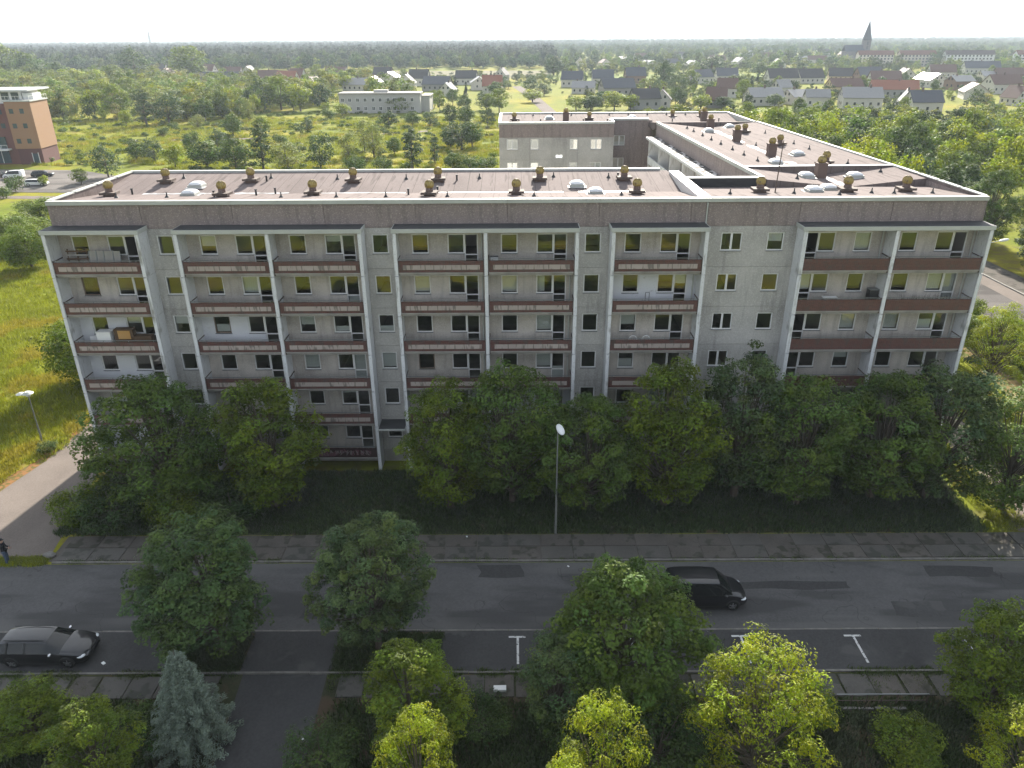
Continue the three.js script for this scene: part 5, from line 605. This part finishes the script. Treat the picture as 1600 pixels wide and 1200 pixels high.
{
  const skin = mat({ color: lin(0.40, 0.24, 0.17), roughness: 0.6 }), shirt = mat({ color: lin(0.012, 0.013, 0.016) }), jeans = mat({ color: lin(0.06, 0.085, 0.13) });
  const sp = [0, 1.0, 0], neck = [0.0, 1.50, 0.01], head = [0.01, 1.66, 0.04], sL = [-0.19, 1.42, 0], sR = [0.19, 1.42, 0], eL = [-0.25, 1.14, 0.05], eR = [0.25, 1.14, 0.05], wL = [-0.08, 1.12, 0.30], wR = [0.08, 1.12, 0.30], hL = [-0.1, 0.93, 0], hR = [0.1, 0.93, 0], kL = [-0.12, 0.5, 0.02], kR = [0.13, 0.5, 0.03], aL = [-0.13, 0.08, -0.02], aR = [0.15, 0.08, -0.01];
  const fing = []; for (const s of [-1, 1]) { for (let i = 0; i < 4; i++) fing.push([[s * 0.075, 1.135 - i * 0.019, 0.34], [s * 0.055, 1.132 - i * 0.019, 0.395], 0.010, 0.009], [[s * 0.055, 1.132 - i * 0.019, 0.395], [s * 0.02, 1.130 - i * 0.019, 0.40], 0.009, 0.008]); fing.push([[s * 0.07, 1.15, 0.31], [s * 0.035, 1.165, 0.35], 0.011, 0.009]); }
  const body = join([blob([[sp, neck, 0.13, 0.07], [neck, [0, 1.56, 0.02], 0.055, 0.055], [sL, sR, 0.07], [sL, eL, 0.05, 0.042], [eL, wL, 0.04, 0.03], [sR, eR, 0.05, 0.042], [eR, wR, 0.04, 0.03], [hL, hR, 0.12], [hL, kL, 0.085, 0.06], [kL, aL, 0.055, 0.04], [hR, kR, 0.085, 0.06], [kR, aR, 0.055, 0.04]], 76, 0.95, [0, 0.9, 0.05], skin), blob([[[0, 1.68, 0.03], [0, 1.72, 0.015], 0.088, 0.092], [[0, 1.60, 0.065], [0, 1.66, 0.05], 0.055, 0.075], [[0, 1.655, 0.12], [0, 1.635, 0.132], 0.010, 0.016], [[-0.088, 1.66, 0.02], [-0.09, 1.69, 0.015], 0.014], [[0.088, 1.66, 0.02], [0.09, 1.69, 0.015], 0.014], [[0, 1.5, 0.005], [0, 1.6, 0.03], 0.055]], 50, 0.19, [0, 1.66, 0.04], skin, 0.014), blob([[wL, [-0.07, 1.11, 0.35], 0.028, 0.03], [wR, [0.07, 1.11, 0.35], 0.028, 0.03], ...fing], 64, 0.17, [0, 1.12, 0.33], skin, 0.006)]);
  const t = thing('person', 'person in black jacket, cap and jeans holding a remote control by the street', 'person', [-0.7, 0, 12.05], 1.9); part(t, 'body', body, skin);
  part(t, 'jacket', blob([[[0, 0.92, 0], [0, 1.44, 0.0], 0.165, 0.12], [sL, sR, 0.09], [sL, eL, 0.075, 0.062], [eL, [-0.11, 1.12, 0.25], 0.06, 0.045], [sR, eR, 0.075, 0.062], [eR, [0.11, 1.12, 0.25], 0.06, 0.045], [[-0.07, 0.95, 0], [0.07, 0.95, 0], 0.145]], 60, 0.5, [0, 1.18, 0.08], shirt), shirt);
  part(t, 'jeans', blob([[hL, hR, 0.13], [hL, kL, 0.105, 0.08], [kL, [-0.13, 0.1, -0.02], 0.075, 0.065], [hR, kR, 0.105, 0.08], [kR, [0.15, 0.1, -0.01], 0.075, 0.065]], 56, 0.62, [0, 0.55, 0], jeans), jeans);
  part(t, 'shoes', blob([[[-0.13, 0.05, -0.05], [-0.15, 0.045, 0.14], 0.05, 0.04], [[0.15, 0.05, -0.04], [0.18, 0.045, 0.15], 0.05, 0.04]], 44, 0.3, [0, 0.06, 0.05], M.plasticBlack, 0.01), M.plasticBlack);
  part(t, 'cap', blob([[[0, 1.75, 0.01], [0, 1.745, 0.02], 0.10, 0.10], [[0, 1.735, 0.08], [0, 1.725, 0.17], 0.03, 0.02], [[-0.04, 1.735, 0.08], [-0.03, 1.725, 0.16], 0.02, 0.015], [[0.04, 1.735, 0.08], [0.03, 1.725, 0.16], 0.02, 0.015]], 44, 0.22, [0, 1.72, 0.06], shirt, 0.02), shirt);
  const rc = thing('remote_control', 'small dark remote control held in both hands of the person', 'remote control', [-0.7, 0, 12.05], 1.9); part(rc, 'case', cbox(0.14, 0.10, 0.03, 0, 1.085, 0.375), M.steel); part(rc, 'antenna', join([cbox(0.015, 0.1, 0.01, -0.045, 1.185, 0.375), cbox(0.015, 0.1, 0.01, 0.045, 1.185, 0.375)]), M.plasticBlack);
}

// ================================================================= background
const GREEN_FIELD = matte({ map: colorTex(256, 90, (u, v) => mulc([0.12, 0.15, 0.03], 0.7 + 0.5 * fbm(u, v, 8, 4, 501))) }), BROWN_FIELD = matte({ map: colorTex(256, 90, (u, v) => mulc([0.15, 0.14, 0.085], 0.7 + 0.5 * fbm(u, v, 8, 4, 511, 30))) });
structure('ploughed_field', quadSheet([[-420, -640], [60, -588], [70, -735], [-430, -760]], 0.06), BROWN_FIELD);
structure('green_field', quadSheet([[60, -540], [520, -560], [560, -640], [60, -650]], 0.06), GREEN_FIELD);
structure('stubble_field', quadSheet([[-700, -700], [-320, -560], [-300, -640], [-640, -820]], 0.08), BROWN_FIELD);
structure('park_path', quadSheet([[-130, -199], [-40, -205], [30, -236], [70, -240], [70, -236], [30, -231.5], [-38, -201], [-130, -195]], 0.05), M.pathSand);
structure('access_road', quadSheet([[-140, -112], [-30, -104], [20, -98], [20, -94], [-30, -100], [-70, -104], [-140, -108]], 0.04), M.pathSand);
structure('parking_place', quadSheet([[-140, -146], [-76, -140], [-58, -128], [-60, -110], [-140, -116]], 0.05), matte({ map: M.asphalt.map, color: lin(1.7, 1.6, 1.5) }));
structure('village_street', quadSheet([[46, -240], [52, -240], [44, -390], [36, -480], [30, -480], [38, -390]], 0.05), M.pathSand);
plantAll();
function plantAll() {
  const kindOf = ['m0', 'm1', 'm2', 'm3', 'm4', 'm5'], what = ['broad green tree', 'yellow green tree', 'slim upright tree', 'pale willowy tree', 'dark round tree', 'low rounded shrub'];
  TREES.forEach(([x, z, h, w, k], i) => { const zone = z > -165 ? 'in the waste meadow behind the flats' : z > -255 ? 'by the park path beyond the meadow' : z > -420 ? 'near the grey two storey building' : 'among the village gardens'; plantTree(k === 0 && i % 3 === 1 ? 'm6' : k === 0 && i % 3 === 2 ? 'm7' : kindOf[k], k === 5 ? 'meadow_shrub' : 'meadow_tree', `${h > 10 ? 'tall ' : h < 4 && k !== 5 ? 'low ' : ''}${k === 0 ? ['broad green tree', 'deep green spreading tree', 'grey green loose tree'][i % 3] : what[k]} ${zone}`, k === 5 ? 'shrub' : 'tree', x, z, h * 1.04, w / 2 * 1.1, i * 2.4, `${what[k]}s ${zone}`); });
  // grove beyond the wing and the side road
  const g = rngOf(123); let n = 0; for (const [x, z] of [[101, -62], [104, -54], [100.5, -47], [106, -44], [101, -38], [107, -34], [102, -28], [108, -22], [112, -50], [113, -38], [114, -27], [102, -18]]) { grove.push([x, z]); plantTree(['maple0', 'lime0', 'ash0', 'robinia0'][n++ % 4], 'roadside_tree', 'leafy tree lining the far pavement of the side road', 'tree', x, z, rr(9, 12, g), rr(3.6, 4.6, g), n, 'trees lining the side road'); } n = 0;
  const bad = (x, z) => (x > ROADX[0] - 2.5 && x < 98.5 && z > -66) || x < 66 || (x > 73 && x < 79 && z > -40);
  for (let i = 0; i < 2500 && n < 150; i++) { const z = -165 + 157 * Math.pow(g(), 1.3), x = rr(64, 120 - z * 0.55, g); if (bad(x, z)) continue; if (grove.some(q => Math.hypot(q[0] - x, q[1] - z) < 4.6)) continue; grove.push([x, z]); const k = g(), kind = k < 0.42 ? 'm1' : k < 0.62 ? 'm0' : k < 0.8 ? 'm7' : k < 0.92 ? 'm6' : 'm4'; const h = rr(8, 12.5, g), gr = rr(3.2, 4.6, g), how = `${h > 11 ? 'tall' : h < 9.3 ? 'low' : 'middling'} ${gr > 4.1 ? 'broad' : gr < 3.6 ? 'narrow' : 'round'}`, spot = x < 78 ? 'close behind the wing of the flats' : z > -70 ? 'beside the side road' : z > -120 ? 'in the middle of the grove' : 'on the village side of the grove', close = z > -75 ? { m1: 'robinia0', m0: 'lime0', m7: 'ash0', m6: 'maple0', m4: 'maple1' }[kind] : kind; plantTree(close, 'grove_tree', `${how} ${{ m1: 'yellow green', m0: 'fresh green', m7: 'grey green', m6: 'deep green', m4: 'dark green' }[kind]} tree ${spot}`, 'tree', x, z, h, gr, g() * 6, { m1: 'yellow grove trees', m0: 'green grove trees', m7: 'grey grove trees', m6: 'deep green grove trees', m4: 'dark grove trees' }[kind]); n++; }
  // belt between grove and village, and garden trees among the houses
  n = 0; const near = [];
  for (let i = 0; i < 3000 && n < 150; i++) { const z = rr(-640, -150, g), x = 30 + (49 - z) * rr(-0.62, 0.72, g); if (z > -290 && x < 62) continue; if (z > -200 && x < 80) continue; if (z < -590 && x < 80) continue; if (x > 28 && x < 56 && z < -236 && z > -480) continue; if (HOUSES.some(q => Math.abs(q[0] - x) < q[2] * 0.5 + 4 && z - q[1] < 46 && z - q[1] > -10) || near.some(q => Math.hypot(q[0] - x, q[1] - z) < 8)) continue; if (z < -500 && x > 60 && z > -650 && g() < 0.7) continue; near.push([x, z]); const k = g(), kind = k < 0.3 ? 'm0' : k < 0.45 ? 'm6' : k < 0.6 ? 'm4' : k < 0.72 ? 'm7' : k < 0.82 ? 'm8' : k < 0.95 ? 'm1' : k < 0.98 ? 'm9' : 'm10'; const gh = rr(4.5, 9, g) * (kind === 'm8' ? 1.15 : 1), gw = rr(2.3, 3.8, g) * (kind === 'm8' ? 0.55 : 1), where = x < -60 ? 'in gardens on the office building side' : x < 62 ? 'in gardens behind the grey two storey building' : z > -330 ? 'before the first village houses' : z > -470 ? 'among the middle village houses' : 'by the far village houses'; plantTree(kind, 'garden_tree', `${gh > 7.5 ? 'tall' : gh < 5.8 ? 'small' : 'medium'} ${gw > 3.2 ? 'wide' : 'slim'} ${{ m0: 'fresh green', m6: 'deep green', m4: 'dark green', m7: 'grey green', m8: 'conifer', m1: 'yellow green', m9: 'bright yellow', m10: 'copper leaved' }[kind]} tree ${where}`, 'tree', x, z, gh, gw, g() * 6, ({ m0: 'fresh green', m6: 'deep green', m4: 'dark', m7: 'grey green', m8: 'conifer', m1: 'yellow green', m9: 'yellow', m10: 'copper' })[kind] + ' garden trees'); n++; }
  const lowG = growTree(75, { h: 10, r: 4.2, base: 0.03, clumps: 30, leaves: 30, leaf: 0.75, spread: 0.34 }).crown, lowG2 = growTree(76, { h: 10, r: 3.6, base: 0.03, clumps: 30, leaves: 30, leaf: 0.7, spread: 0.34, shape: 'egg' }).crown;
  // far woods, one mass
  const lowS = (seed, m, shape) => growTree(seed, { h: 14, r: 5.2, base: 0.02, clumps: 22, leaves: 26, leaf: 1.25, spread: 0.36, shape }).crown;
  const wood = (name, geo, m, count, fn) => { const im = new THREE.InstancedMesh(geo, m, count), d = new THREE.Object3D(), c = new THREE.Color(); let i = 0, tr = 0; while (i < count && tr++ < count * 8) { const q = fn(); if (!q) continue; d.position.set(q[0], 0, q[1]); d.rotation.y = g() * 6.28; const s = q[2]; d.scale.set(s * rr(0.8, 1.25, g), s * rr(0.85, 1.2, g), s * rr(0.8, 1.25, g)); d.updateMatrix(); im.setMatrixAt(i, d.matrix); const k = rr(0.7, 1.25, g); c.setRGB(k * rr(0.85, 1.25, g), k, k); im.setColorAt(i, c); i++; } im.count = i; im.name = name; im.userData = { kind: 'stuff' }; sh(im); scene.add(im); };
  const town = (x, z) => x > 60 && z > -1500 && fbm(x / 1000 + 5, z / 1000 + 5, 32, 2, 601) > 0.47;
  const houseNear = (x, z) => HOUSES.some(q => Math.abs(q[0] - x) < 14 && z - q[1] < 90 && z - q[1] > -14);
  const groveBelt = () => { const z = -rr(120, 262, g), x = 30 + (49 - z) * rr(0.17, 0.78, g); if (x < 64 || HOUSES.some(q => Math.abs(q[0] - x) < q[2] * 0.6 + 3 && z - q[1] < 26 && z - q[1] > -14)) return null; return [x, z, rr(0.5, 0.95, g) * (z < -205 ? 0.65 : 1)]; };
  const leftBelt = () => { const z = -rr(262, 600, g), x = 30 + (49 - z) * rr(-0.68, -0.12, g); if (x > -60 && z < -420) return null; if (x > -75 && z > -330) return null; if (HOUSES.some(q => Math.hypot(q[0] - x, q[1] - z) < q[2] * 0.5 + 6) || (q => q > 0 && q < 26 && Math.abs(x + 240) < 90)(-z - 560)) return null; if (HOUSES.some(q => Math.abs(q[0] - x) < q[2] * 0.5 + 3 && z - q[1] < 70 && z > q[1])) return null; if (fbm(x / 400 + 4, z / 400 + 4, 16, 3, 655) < 0.44) return null; return [x, z, rr(0.5, 1.15, g)]; };
  wood('left_belt_thicket', lowG, L.lime, 360, leftBelt); wood('left_belt_scrub', lowG2, L.robinia, 300, leftBelt); wood('left_belt_dark_thicket', lowG, L.pale, 240, leftBelt);
  const gardens = () => { const z = -rr(300, 1000, g), x = 30 + (49 - z) * rr(-0.2, 0.8, g); if (x < 40 && z > -430) return null; if (x < 62 && z < -585) return null; if (x > 60 && x < 540 && z < -545 && z > -650 && g() < 0.85) return null; if (HOUSES.some(q => Math.abs(q[0] - x) < q[2] * 0.6 + 4 && z - q[1] < 60 && z - q[1] > -12)) return null; if (x > 26 && x < 58 && z > -480) return null; return [x, z, rr(0.3, 0.75, g) * (z < -650 ? 1.3 : 1)]; };
  wood('village_garden_greenery', lowG, L.lime, 420, gardens); wood('village_garden_thicket', lowG2, L.dark, 330, gardens); wood('village_garden_hedges', lowG, L.lime, 1500, () => { const q = gardens(); return q && [q[0], q[1], q[2] * 0.5]; }); wood('village_garden_bushes', lowG2, L.dark, 1300, () => { const q = gardens(); return q && [q[0], q[1], q[2] * 0.5]; }); wood('village_garden_scrub', lowG, L.grey, 300, gardens);
  wood('grove_thicket', lowG, L.lime, 300, groveBelt); wood('grove_dark_thicket', lowG2, L.dark, 170, groveBelt); wood('grove_yellow_thicket', lowG, L.robinia, 190, groveBelt);
  wood('far_wood', lowS(71, L.dark, 'round'), L.dark, 9000, () => { const z = -rr(760, 2700, g), x = 30 + (49 - z) * rr(-0.8, 0.8, g); if (x > 60 && z > -1500 && (houseNear(x, z) || g() < 0.8)) return null; return [x, z, rr(0.75, 1.15, g)]; });
  wood('far_pine_wood', lowS(72, L.pine, 'egg'), L.pine, 7000, () => { const z = -rr(850, 2900, g), x = 30 + (49 - z) * rr(-0.8, 0.05, g); return [x, z, rr(0.9, 1.25, g)]; });
  wood('far_green_wood', lowS(73, L.lime, 'round'), L.lime, 3400, () => { const z = -rr(640, 2000, g), x = 30 + (49 - z) * rr(-0.75, 0.85, g); if (z > -770 && x > -430 && x < 60) return null; if (x > 60 && x < 560 && z > -660) return null; if (houseNear(x, z)) return null; if (x > 60 && z > -1300 && g() < 0.6) return null; return [x, z, rr(0.45, 0.85, g)]; });
  wood('far_horizon_wood', lowS(74, L.dark, 'round'), L.dark, 6000, () => { const z = -rr(2600, 5200, g), x = 30 + (49 - z) * rr(-0.8, 0.8, g); return [x, z, rr(1.0, 1.5, g)]; });
}
// ---- village houses
{
  const roofC = [[0.045, 0.042, 0.042], [0.12, 0.068, 0.052], [0.045, 0.05, 0.062], [0.24, 0.09, 0.05], [0.22, 0.215, 0.21]], roofN = ['dark slate', 'brown tiled', 'blue black', 'orange tiled', 'pale metal'];
  const wallC = [[0.50, 0.48, 0.44], [0.20, 0.13, 0.10], [0.26, 0.255, 0.25], [0.50, 0.40, 0.24]], wallN = ['white', 'brown brick', 'grey', 'cream'];
  const rm = roofC.map((c, i) => mat({ color: lin(...c), roughness: i === 4 ? 0.35 : i === 2 ? 0.45 : 0.75 })), wm = wallC.map(c => mat({ color: lin(...c) })), wg = mat({ color: lin(0.03, 0.035, 0.04), roughness: 0.15 });
  const cache = {};
  const prism = (w, h, d, hip) => { const s = new THREE.Shape(); s.moveTo(-d / 2 - 0.4, 0); s.lineTo(d / 2 + 0.4, 0); s.lineTo(0, h); s.closePath(); const g = new THREE.ExtrudeGeometry(s, { depth: w + 0.6, bevelEnabled: false }); g.translate(0, 0, -w / 2 - 0.3); g.rotateY(Math.PI / 2); if (hip) { const p = g.attributes.position; for (let i = 0; i < p.count; i++) if (p.getY(i) > h * 0.9) p.setX(i, p.getX(i) * (1 - hip)); g.computeVertexNormals(); } return g; };
  HOUSES.forEach(([x, z, w, rc, wc, gable], i) => {
    const g = rngOf(900 + i), W = Math.max(8, w * 1.15), D = clamp(W * 0.75, 7.5, 11), eh = rr(3.2, 5.2, g), rh = rr(3.8, 5.6, g) * (rc === 4 ? 0.7 : 1), far = z < -700;
    const t = thing('village_house', '', 'house', [x, 0, z], (gable ? Math.PI / 2 : 0) + rr(-0.35, 0.35, g), 'village houses');
    part(t, 'wall', join([cbox(W, eh, D), (() => { const q = prism(W - 0.7, rh - 0.18, D - 0.9, 0); q.translate(0, eh - 0.02, 0); return q; })()]), wm[wc]);
    const rf = part(t, 'roof', (() => { const q = prism(W, rh, D, rc === 4 && !gable ? 0.35 : 0); const s2 = []; const th = 0.16; const slope = (sgn) => { const a = new THREE.BufferGeometry(); const y0 = eh - 0.25, y1 = eh + rh, zz = sgn * (D / 2 + 0.45), x0 = -W / 2 - 0.35, x1 = W / 2 + 0.35; return slopeSolid([[x0, y0, zz], [x1, y0, zz], [x1, y1, 0], [x0, y1, 0]], th); }; return join([slope(1), slope(-1)]); })(), rm[rc]);
    part(rf, 'chimney', cbox(0.7, 1.6, 0.7, W * rr(-0.3, 0.3, g), eh + rh - 0.6, rr(-0.5, 0.5, g)), M.brick);
    if (!far) { const wgeo = cache.w ??= cbox(0.95, 1.2, 0.08); const nx = Math.max(2, Math.floor(W / 3)); for (let k = 0; k < nx; k++) for (const s of [-1, 1]) { const m = part(t, 'window', wgeo, wg); m.position.set(-W / 2 + W * (k + 0.5) / nx, eh * 0.36, s * (D / 2 + 0.01)); } for (const s of [-1, 1]) for (const q of [-1.3, 1.3]) { const m = part(t, 'window', wgeo, wg); m.position.set(s * (W / 2 + 0.01), eh + 0.35, q); m.rotation.y = Math.PI / 2; const m2 = part(t, 'window', wgeo, wg); m2.position.set(s * (W / 2 + 0.01), eh * 0.36, q * 1.3); m2.rotation.y = Math.PI / 2; } }
    t.userData.label = `${W > 15 ? 'long' : W < 9.5 ? 'small' : 'plain'} ${eh > 4.5 ? 'tall ' : ''}${wallN[wc]} house with ${roofN[rc]} ${gable ? 'gable roof' : 'roof'} ${far ? 'far off in the town' : x < -80 ? 'on the office building side' : x < 40 ? 'behind the grey building' : x < 130 ? 'behind the rear wing' : z > -400 ? 'just beyond the grove' : 'below the apartment rows'}`;
  });
}
function slopeSolid(q, th) { const n = new THREE.Vector3().subVectors(new THREE.Vector3(...q[1]), new THREE.Vector3(...q[0])).cross(new THREE.Vector3().subVectors(new THREE.Vector3(...q[3]), new THREE.Vector3(...q[0]))).normalize().multiplyScalar(th); if (n.y < 0) n.negate(); const b = q.map(p => [p[0] - n.x, p[1] - n.y, p[2] - n.z]); const gs = [slopeSheet(q), slopeSheet([b[0], b[3], b[2], b[1]])]; for (let i = 0; i < 4; i++) { const j = (i + 1) % 4; gs.push(slopeSheet([q[i], b[i], b[j], q[j]])); } return join(gs); }
// ---- grey two storey building in the park
{
  const t = thing('nursery_building', 'long grey two storey building with a flat roof beyond the meadow', 'building', [-25, 0, -291], 0.0), w = mat({ color: lin(0.40, 0.39, 0.38) });
  part(t, 'wall', box(-18.5, 16, 0, 7.4, -10, 0), w); part(t, 'side_wing', box(16.01, 19.4, 0, 6.2, -22, -6), w); part(t, 'roof_edge', box(-18.8, 16.3, 7.402, 8.1, -10.3, 0.3), M.concrete); part(t, 'side_roof_edge', box(15.9, 19.7, 6.202, 6.6, -22.3, -5.7), M.concrete); part(t, 'stair_head', box(-4, 2, 8.11, 9.1, -6, -3), w);
  const dg = mat({ color: lin(0.03, 0.035, 0.04), roughness: 0.12 }), fr = cbox(1.35, 1.6, 0.12), gl = cbox(0.5, 1.3, 0.06);
  for (const y of [1.1, 4.5]) for (const x of [-17, -14, -10.6, -7.4, -4, -1, 2.4, 5, 9.4, 12.6]) { const m = part(t, 'window', fr, M.frame); m.position.set(x, y, 0.02); for (const s of [-0.31, 0.31]) { const p = part(m, 'pane', gl, dg); p.position.set(s, 0.15, 0.05); } }
}
// ---- orange and red office building at the left edge
{
  const t = thing('office_building', 'modern red and orange office building with a glazed top storey', 'building', [-90.6, 0, -150.5], 0.10);
  const red = mat({ color: lin(0.15, 0.062, 0.048) }), dred = mat({ color: lin(0.11, 0.045, 0.04) }), org = mat({ color: lin(0.30, 0.175, 0.095) }), gl = mat({ color: lin(0.05, 0.075, 0.085), roughness: 0.08 }), wh = M.plasticWhite;
  part(t, 'tower', box(-6.2, 0, 3.9, 15.2, -9.4, 0), org); part(t, 'tower_base', box(-5.9, -0.15, 0, 3.89, -9.3, -0.25), dred);
  part(t, 'red_wing', box(-50, -6.21, 0, 14.6, -14, -1.0), red);
  const wgeo = cbox(1.0, 1.15, 0.1); for (const y of [5.2, 8.9, 12.4]) for (const x of [-4.9, -2.4]) { const m = part(t, 'window', wgeo, gl); m.position.set(x, y, 0.0); }
  for (const y of [8.9, 12.2]) for (const x of [-8.2, -10.0, -14, -16, -20, -22]) { const m = part(t, 'window', wgeo, gl); m.position.set(x, y, -0.99); }
  part(t, 'glazed_storey', box(-30, -8.5, 0.4, 6.8, -1.2, -0.6), gl); for (let x = -30; x <= -8.5; x += 1.8) part(t, 'mullion', cbox(0.12, 6.4, 0.1, x, 0.4, -0.54), wh); part(t, 'balcony_slab', box(-30, -7.6, 3.6, 3.95, -0.95, 1.2), wh); for (let x = -30; x <= -7.6; x += 1.4) part(t, 'baluster', cbox(0.05, 1.0, 0.05, x, 3.95, 1.1), wh); part(t, 'handrail', box(-30, -7.6, 4.95, 5.02, 1.06, 1.14), wh);
  part(t, 'terrace_parapet', box(-6.4, 0.2, 15.205, 15.5, -9.6, 0.2), M.coping); for (let i = 0; i <= 8; i++) { part(t, 'baluster', cbox(0.05, 1.0, 0.05, -6.3 + i * 0.8, 15.5, 0.1), wh); part(t, 'baluster', cbox(0.05, 1.0, 0.05, 0.1, 15.5, -9.4 + i * 1.17), wh); } part(t, 'handrail', join([box(-6.35, 0.16, 16.45, 16.52, 0.06, 0.14), box(0.06, 0.14, 16.45, 16.52, -9.5, 0.05)]), wh);
  part(t, 'top_storey', box(-46, -3.2, 14.61, 17.6, -12.5, -3.4), wh); for (let x = -44; x < -4; x += 2.4) part(t, 'top_window', box(x, x + 1.8, 15.5, 17.2, -3.38, -3.32), gl); part(t, 'overhanging_roof', box(-48, -0.6, 17.605, 17.95, -13.6, -1.6), M.dome); part(t, 'terrace_hut', box(-2.9, -0.5, 15.51, 17.0, -8, -3.5), M.dome);
  part(t, 'entrance_door', cbox(1.3, 2.5, 0.1, -1.9, 0.2, -0.22), gl); part(t, 'door_frame', join([cbox(0.15, 2.7, 0.14, -2.65, 0.2, -0.2), cbox(0.15, 2.7, 0.14, -1.15, 0.2, -0.2)]), wh);
}
// ---- apartment rows, church, mast, turbines, hills
{
  const cream = mat({ color: lin(0.60, 0.55, 0.48) }), wht = mat({ color: lin(0.66, 0.66, 0.65) }), rd = mat({ color: lin(0.15, 0.07, 0.05) }), bn = mat({ color: lin(0.08, 0.06, 0.055) }), gl = mat({ color: lin(0.05, 0.055, 0.06), roughness: 0.2 }), wg = cbox(1.6, 1.5, 0.2);
  [[404, -792, 34, cream, rd, 'cream four storey apartment row with a red roof left of the white row'], [444, -786, 34, cream, rd, 'second cream apartment row with red roof beside the first'], [492, -777, 46, wht, bn, 'long white apartment row with a brown roof'], [548, -768, 26, wht, rd, 'white apartment house with red roof at the edge of the village']].forEach(([x, z, w, wm, rm, lab]) => { const t = thing('apartment_row', lab, 'building', [x, 0, z], -0.12); part(t, 'wall', cbox(w, 11.5, 11), wm); part(t, 'roof', join([slopeSolid([[-w / 2 - 0.5, 11.3, 6], [w / 2 + 0.5, 11.3, 6], [w / 2 + 0.5, 15.2, 0], [-w / 2 - 0.5, 15.2, 0]], 0.3), slopeSolid([[-w / 2 - 0.5, 11.3, -6], [w / 2 + 0.5, 11.3, -6], [w / 2 + 0.5, 15.2, 0], [-w / 2 - 0.5, 15.2, 0]], 0.3)]), rm); part(t, 'gable', (() => { const s = new THREE.Shape([[-5.5, 0], [5.5, 0], [0, 3.6]].map(p => new THREE.Vector2(...p))); const g = new THREE.ExtrudeGeometry(s, { depth: w - 0.1, bevelEnabled: false }); g.translate(0, 11.5, -w / 2 + 0.05); g.rotateY(Math.PI / 2); return g; })(), wm); for (let f = 0; f < 4; f++) for (let q = -w / 2 + 2; q < w / 2 - 1; q += 3.4) part(t, 'window', wg, gl).position.set(q, 1.2 + f * 2.7, 5.45); });
  const c = thing('church', 'church with a tall pointed spire above the village', 'church', [459, 0, -945]), st = mat({ color: lin(0.13, 0.12, 0.13) }), sl = mat({ color: lin(0.05, 0.06, 0.08) });
  part(c, 'tower', cbox(8, 24, 8), st); part(c, 'spire', new THREE.ConeGeometry(5.4, 22, 8).rotateY(Math.PI / 8).translate(0, 35, 0), sl); part(c, 'nave', cbox(24, 12, 12, -14, 0, 0), st); part(c, 'nave_roof', join([slopeSolid([[-26, 11.8, 6.6], [-3, 11.8, 6.6], [-3, 19, 0], [-26, 19, 0]], 0.3), slopeSolid([[-26, 11.8, -6.6], [-3, 11.8, -6.6], [-3, 19, 0], [-26, 19, 0]], 0.3)]), sl); for (const s of [-1, 1]) for (const q of [-1, 1]) part(c, 'pinnacle', new THREE.ConeGeometry(1.1, 6, 6).translate(s * 3.2, 26.9, q * 3.2), sl); for (const y of [14, 19]) part(c, 'belfry_window', cbox(1.6, 3.4, 0.2, 0, y, 4.05), sl);
  { const t = thing('radio_mast', 'thin dark mast rising above the far wood', 'mast', [-1070, 0, -2450]); const gs = []; for (let k = 0; k < 12; k++) { const a = 3.2 * (1 - k / 13), b = 3.2 * (1 - (k + 1) / 13), y0 = k * 5.2, y1 = y0 + 5.2; for (const [sx, sz] of [[-1, -1], [1, -1], [1, 1], [-1, 1]]) gs.push(tube([sx * a, y0, sz * a], [sx * b, y1, sz * b], 0.45, 0.4, 4)); gs.push(tube([-a, y0, a], [b, y1, b], 0.3, 0.3, 4), tube([a, y0, a], [-b, y1, b], 0.3, 0.3, 4)); } part(t, 'lattice', join(gs), M.rust); part(t, 'antenna', tube([0, 62, 0], [0, 70, 0], 0.5, 0.3, 5), M.rust); }
  for (const [u, hh, a] of [[-0.678, 98, 0.3], [-0.655, 104, 1.2], [-0.618, 94, 2.0], [-0.583, 86, 0.8]]) { const D = 5600, t = thing('wind_turbine', 'pale wind turbine on the far horizon', 'wind turbine', [30 + u * D, 0, -D], 0.3 + a, 'wind turbines on the horizon'); const wm = M.lampWhite; part(t, 'tower', tube([0, 0, 0], [0, hh, 0], 2.4, 1.4, 10), wm); part(t, 'nacelle', cbox(3.4, 3.6, 9, 0, hh - 1, 1), wm); for (let k = 0; k < 3; k++) part(t, 'blade', at(new THREE.CylinderGeometry(0.35, 1.5, 40, 6).scale(1, 1, 0.35).translate(0, 20, 0), 0, hh + 0.8, 6, 0, 0, k * 2.094 + a), wm); }
  const hill = mat({ color: lin(0.035, 0.05, 0.03) });
  [[-2600, -7200, 5200, 74, 1], [1400, -8200, 5600, 46, 2], [5200, -7600, 3200, 84, 3], [-6500, -7800, 3000, 50, 4]].forEach(([x, z, w, h, s]) => { const n = 60, m = 8, p = [], ix = []; for (let j = 0; j <= m; j++) for (let i = 0; i <= n; i++) { const u = i / n, v = j / m; const e = Math.sin(Math.PI * u) ** 0.8 * Math.sin(Math.PI * v); p.push(x + (u - 0.5) * w, e * h * (0.72 + 0.5 * fbm(u, v, 6, 4, 700 + s)) - 2, z + (0.5 - v) * 1800); } for (let j = 0; j < m; j++) for (let i = 0; i < n; i++) { const a = j * (n + 1) + i; ix.push(a, a + 1, a + n + 1, a + 1, a + n + 2, a + n + 1); } const g = new THREE.BufferGeometry(); g.setAttribute('position', new THREE.Float32BufferAttribute(p, 3)); g.setIndex(ix); g.computeVertexNormals(); structure('hills', g, hill); });
}
scene.traverse(o => { if (o.isMesh) { o.castShadow = true; o.receiveShadow = true; } });
renderer.render(scene, camera);
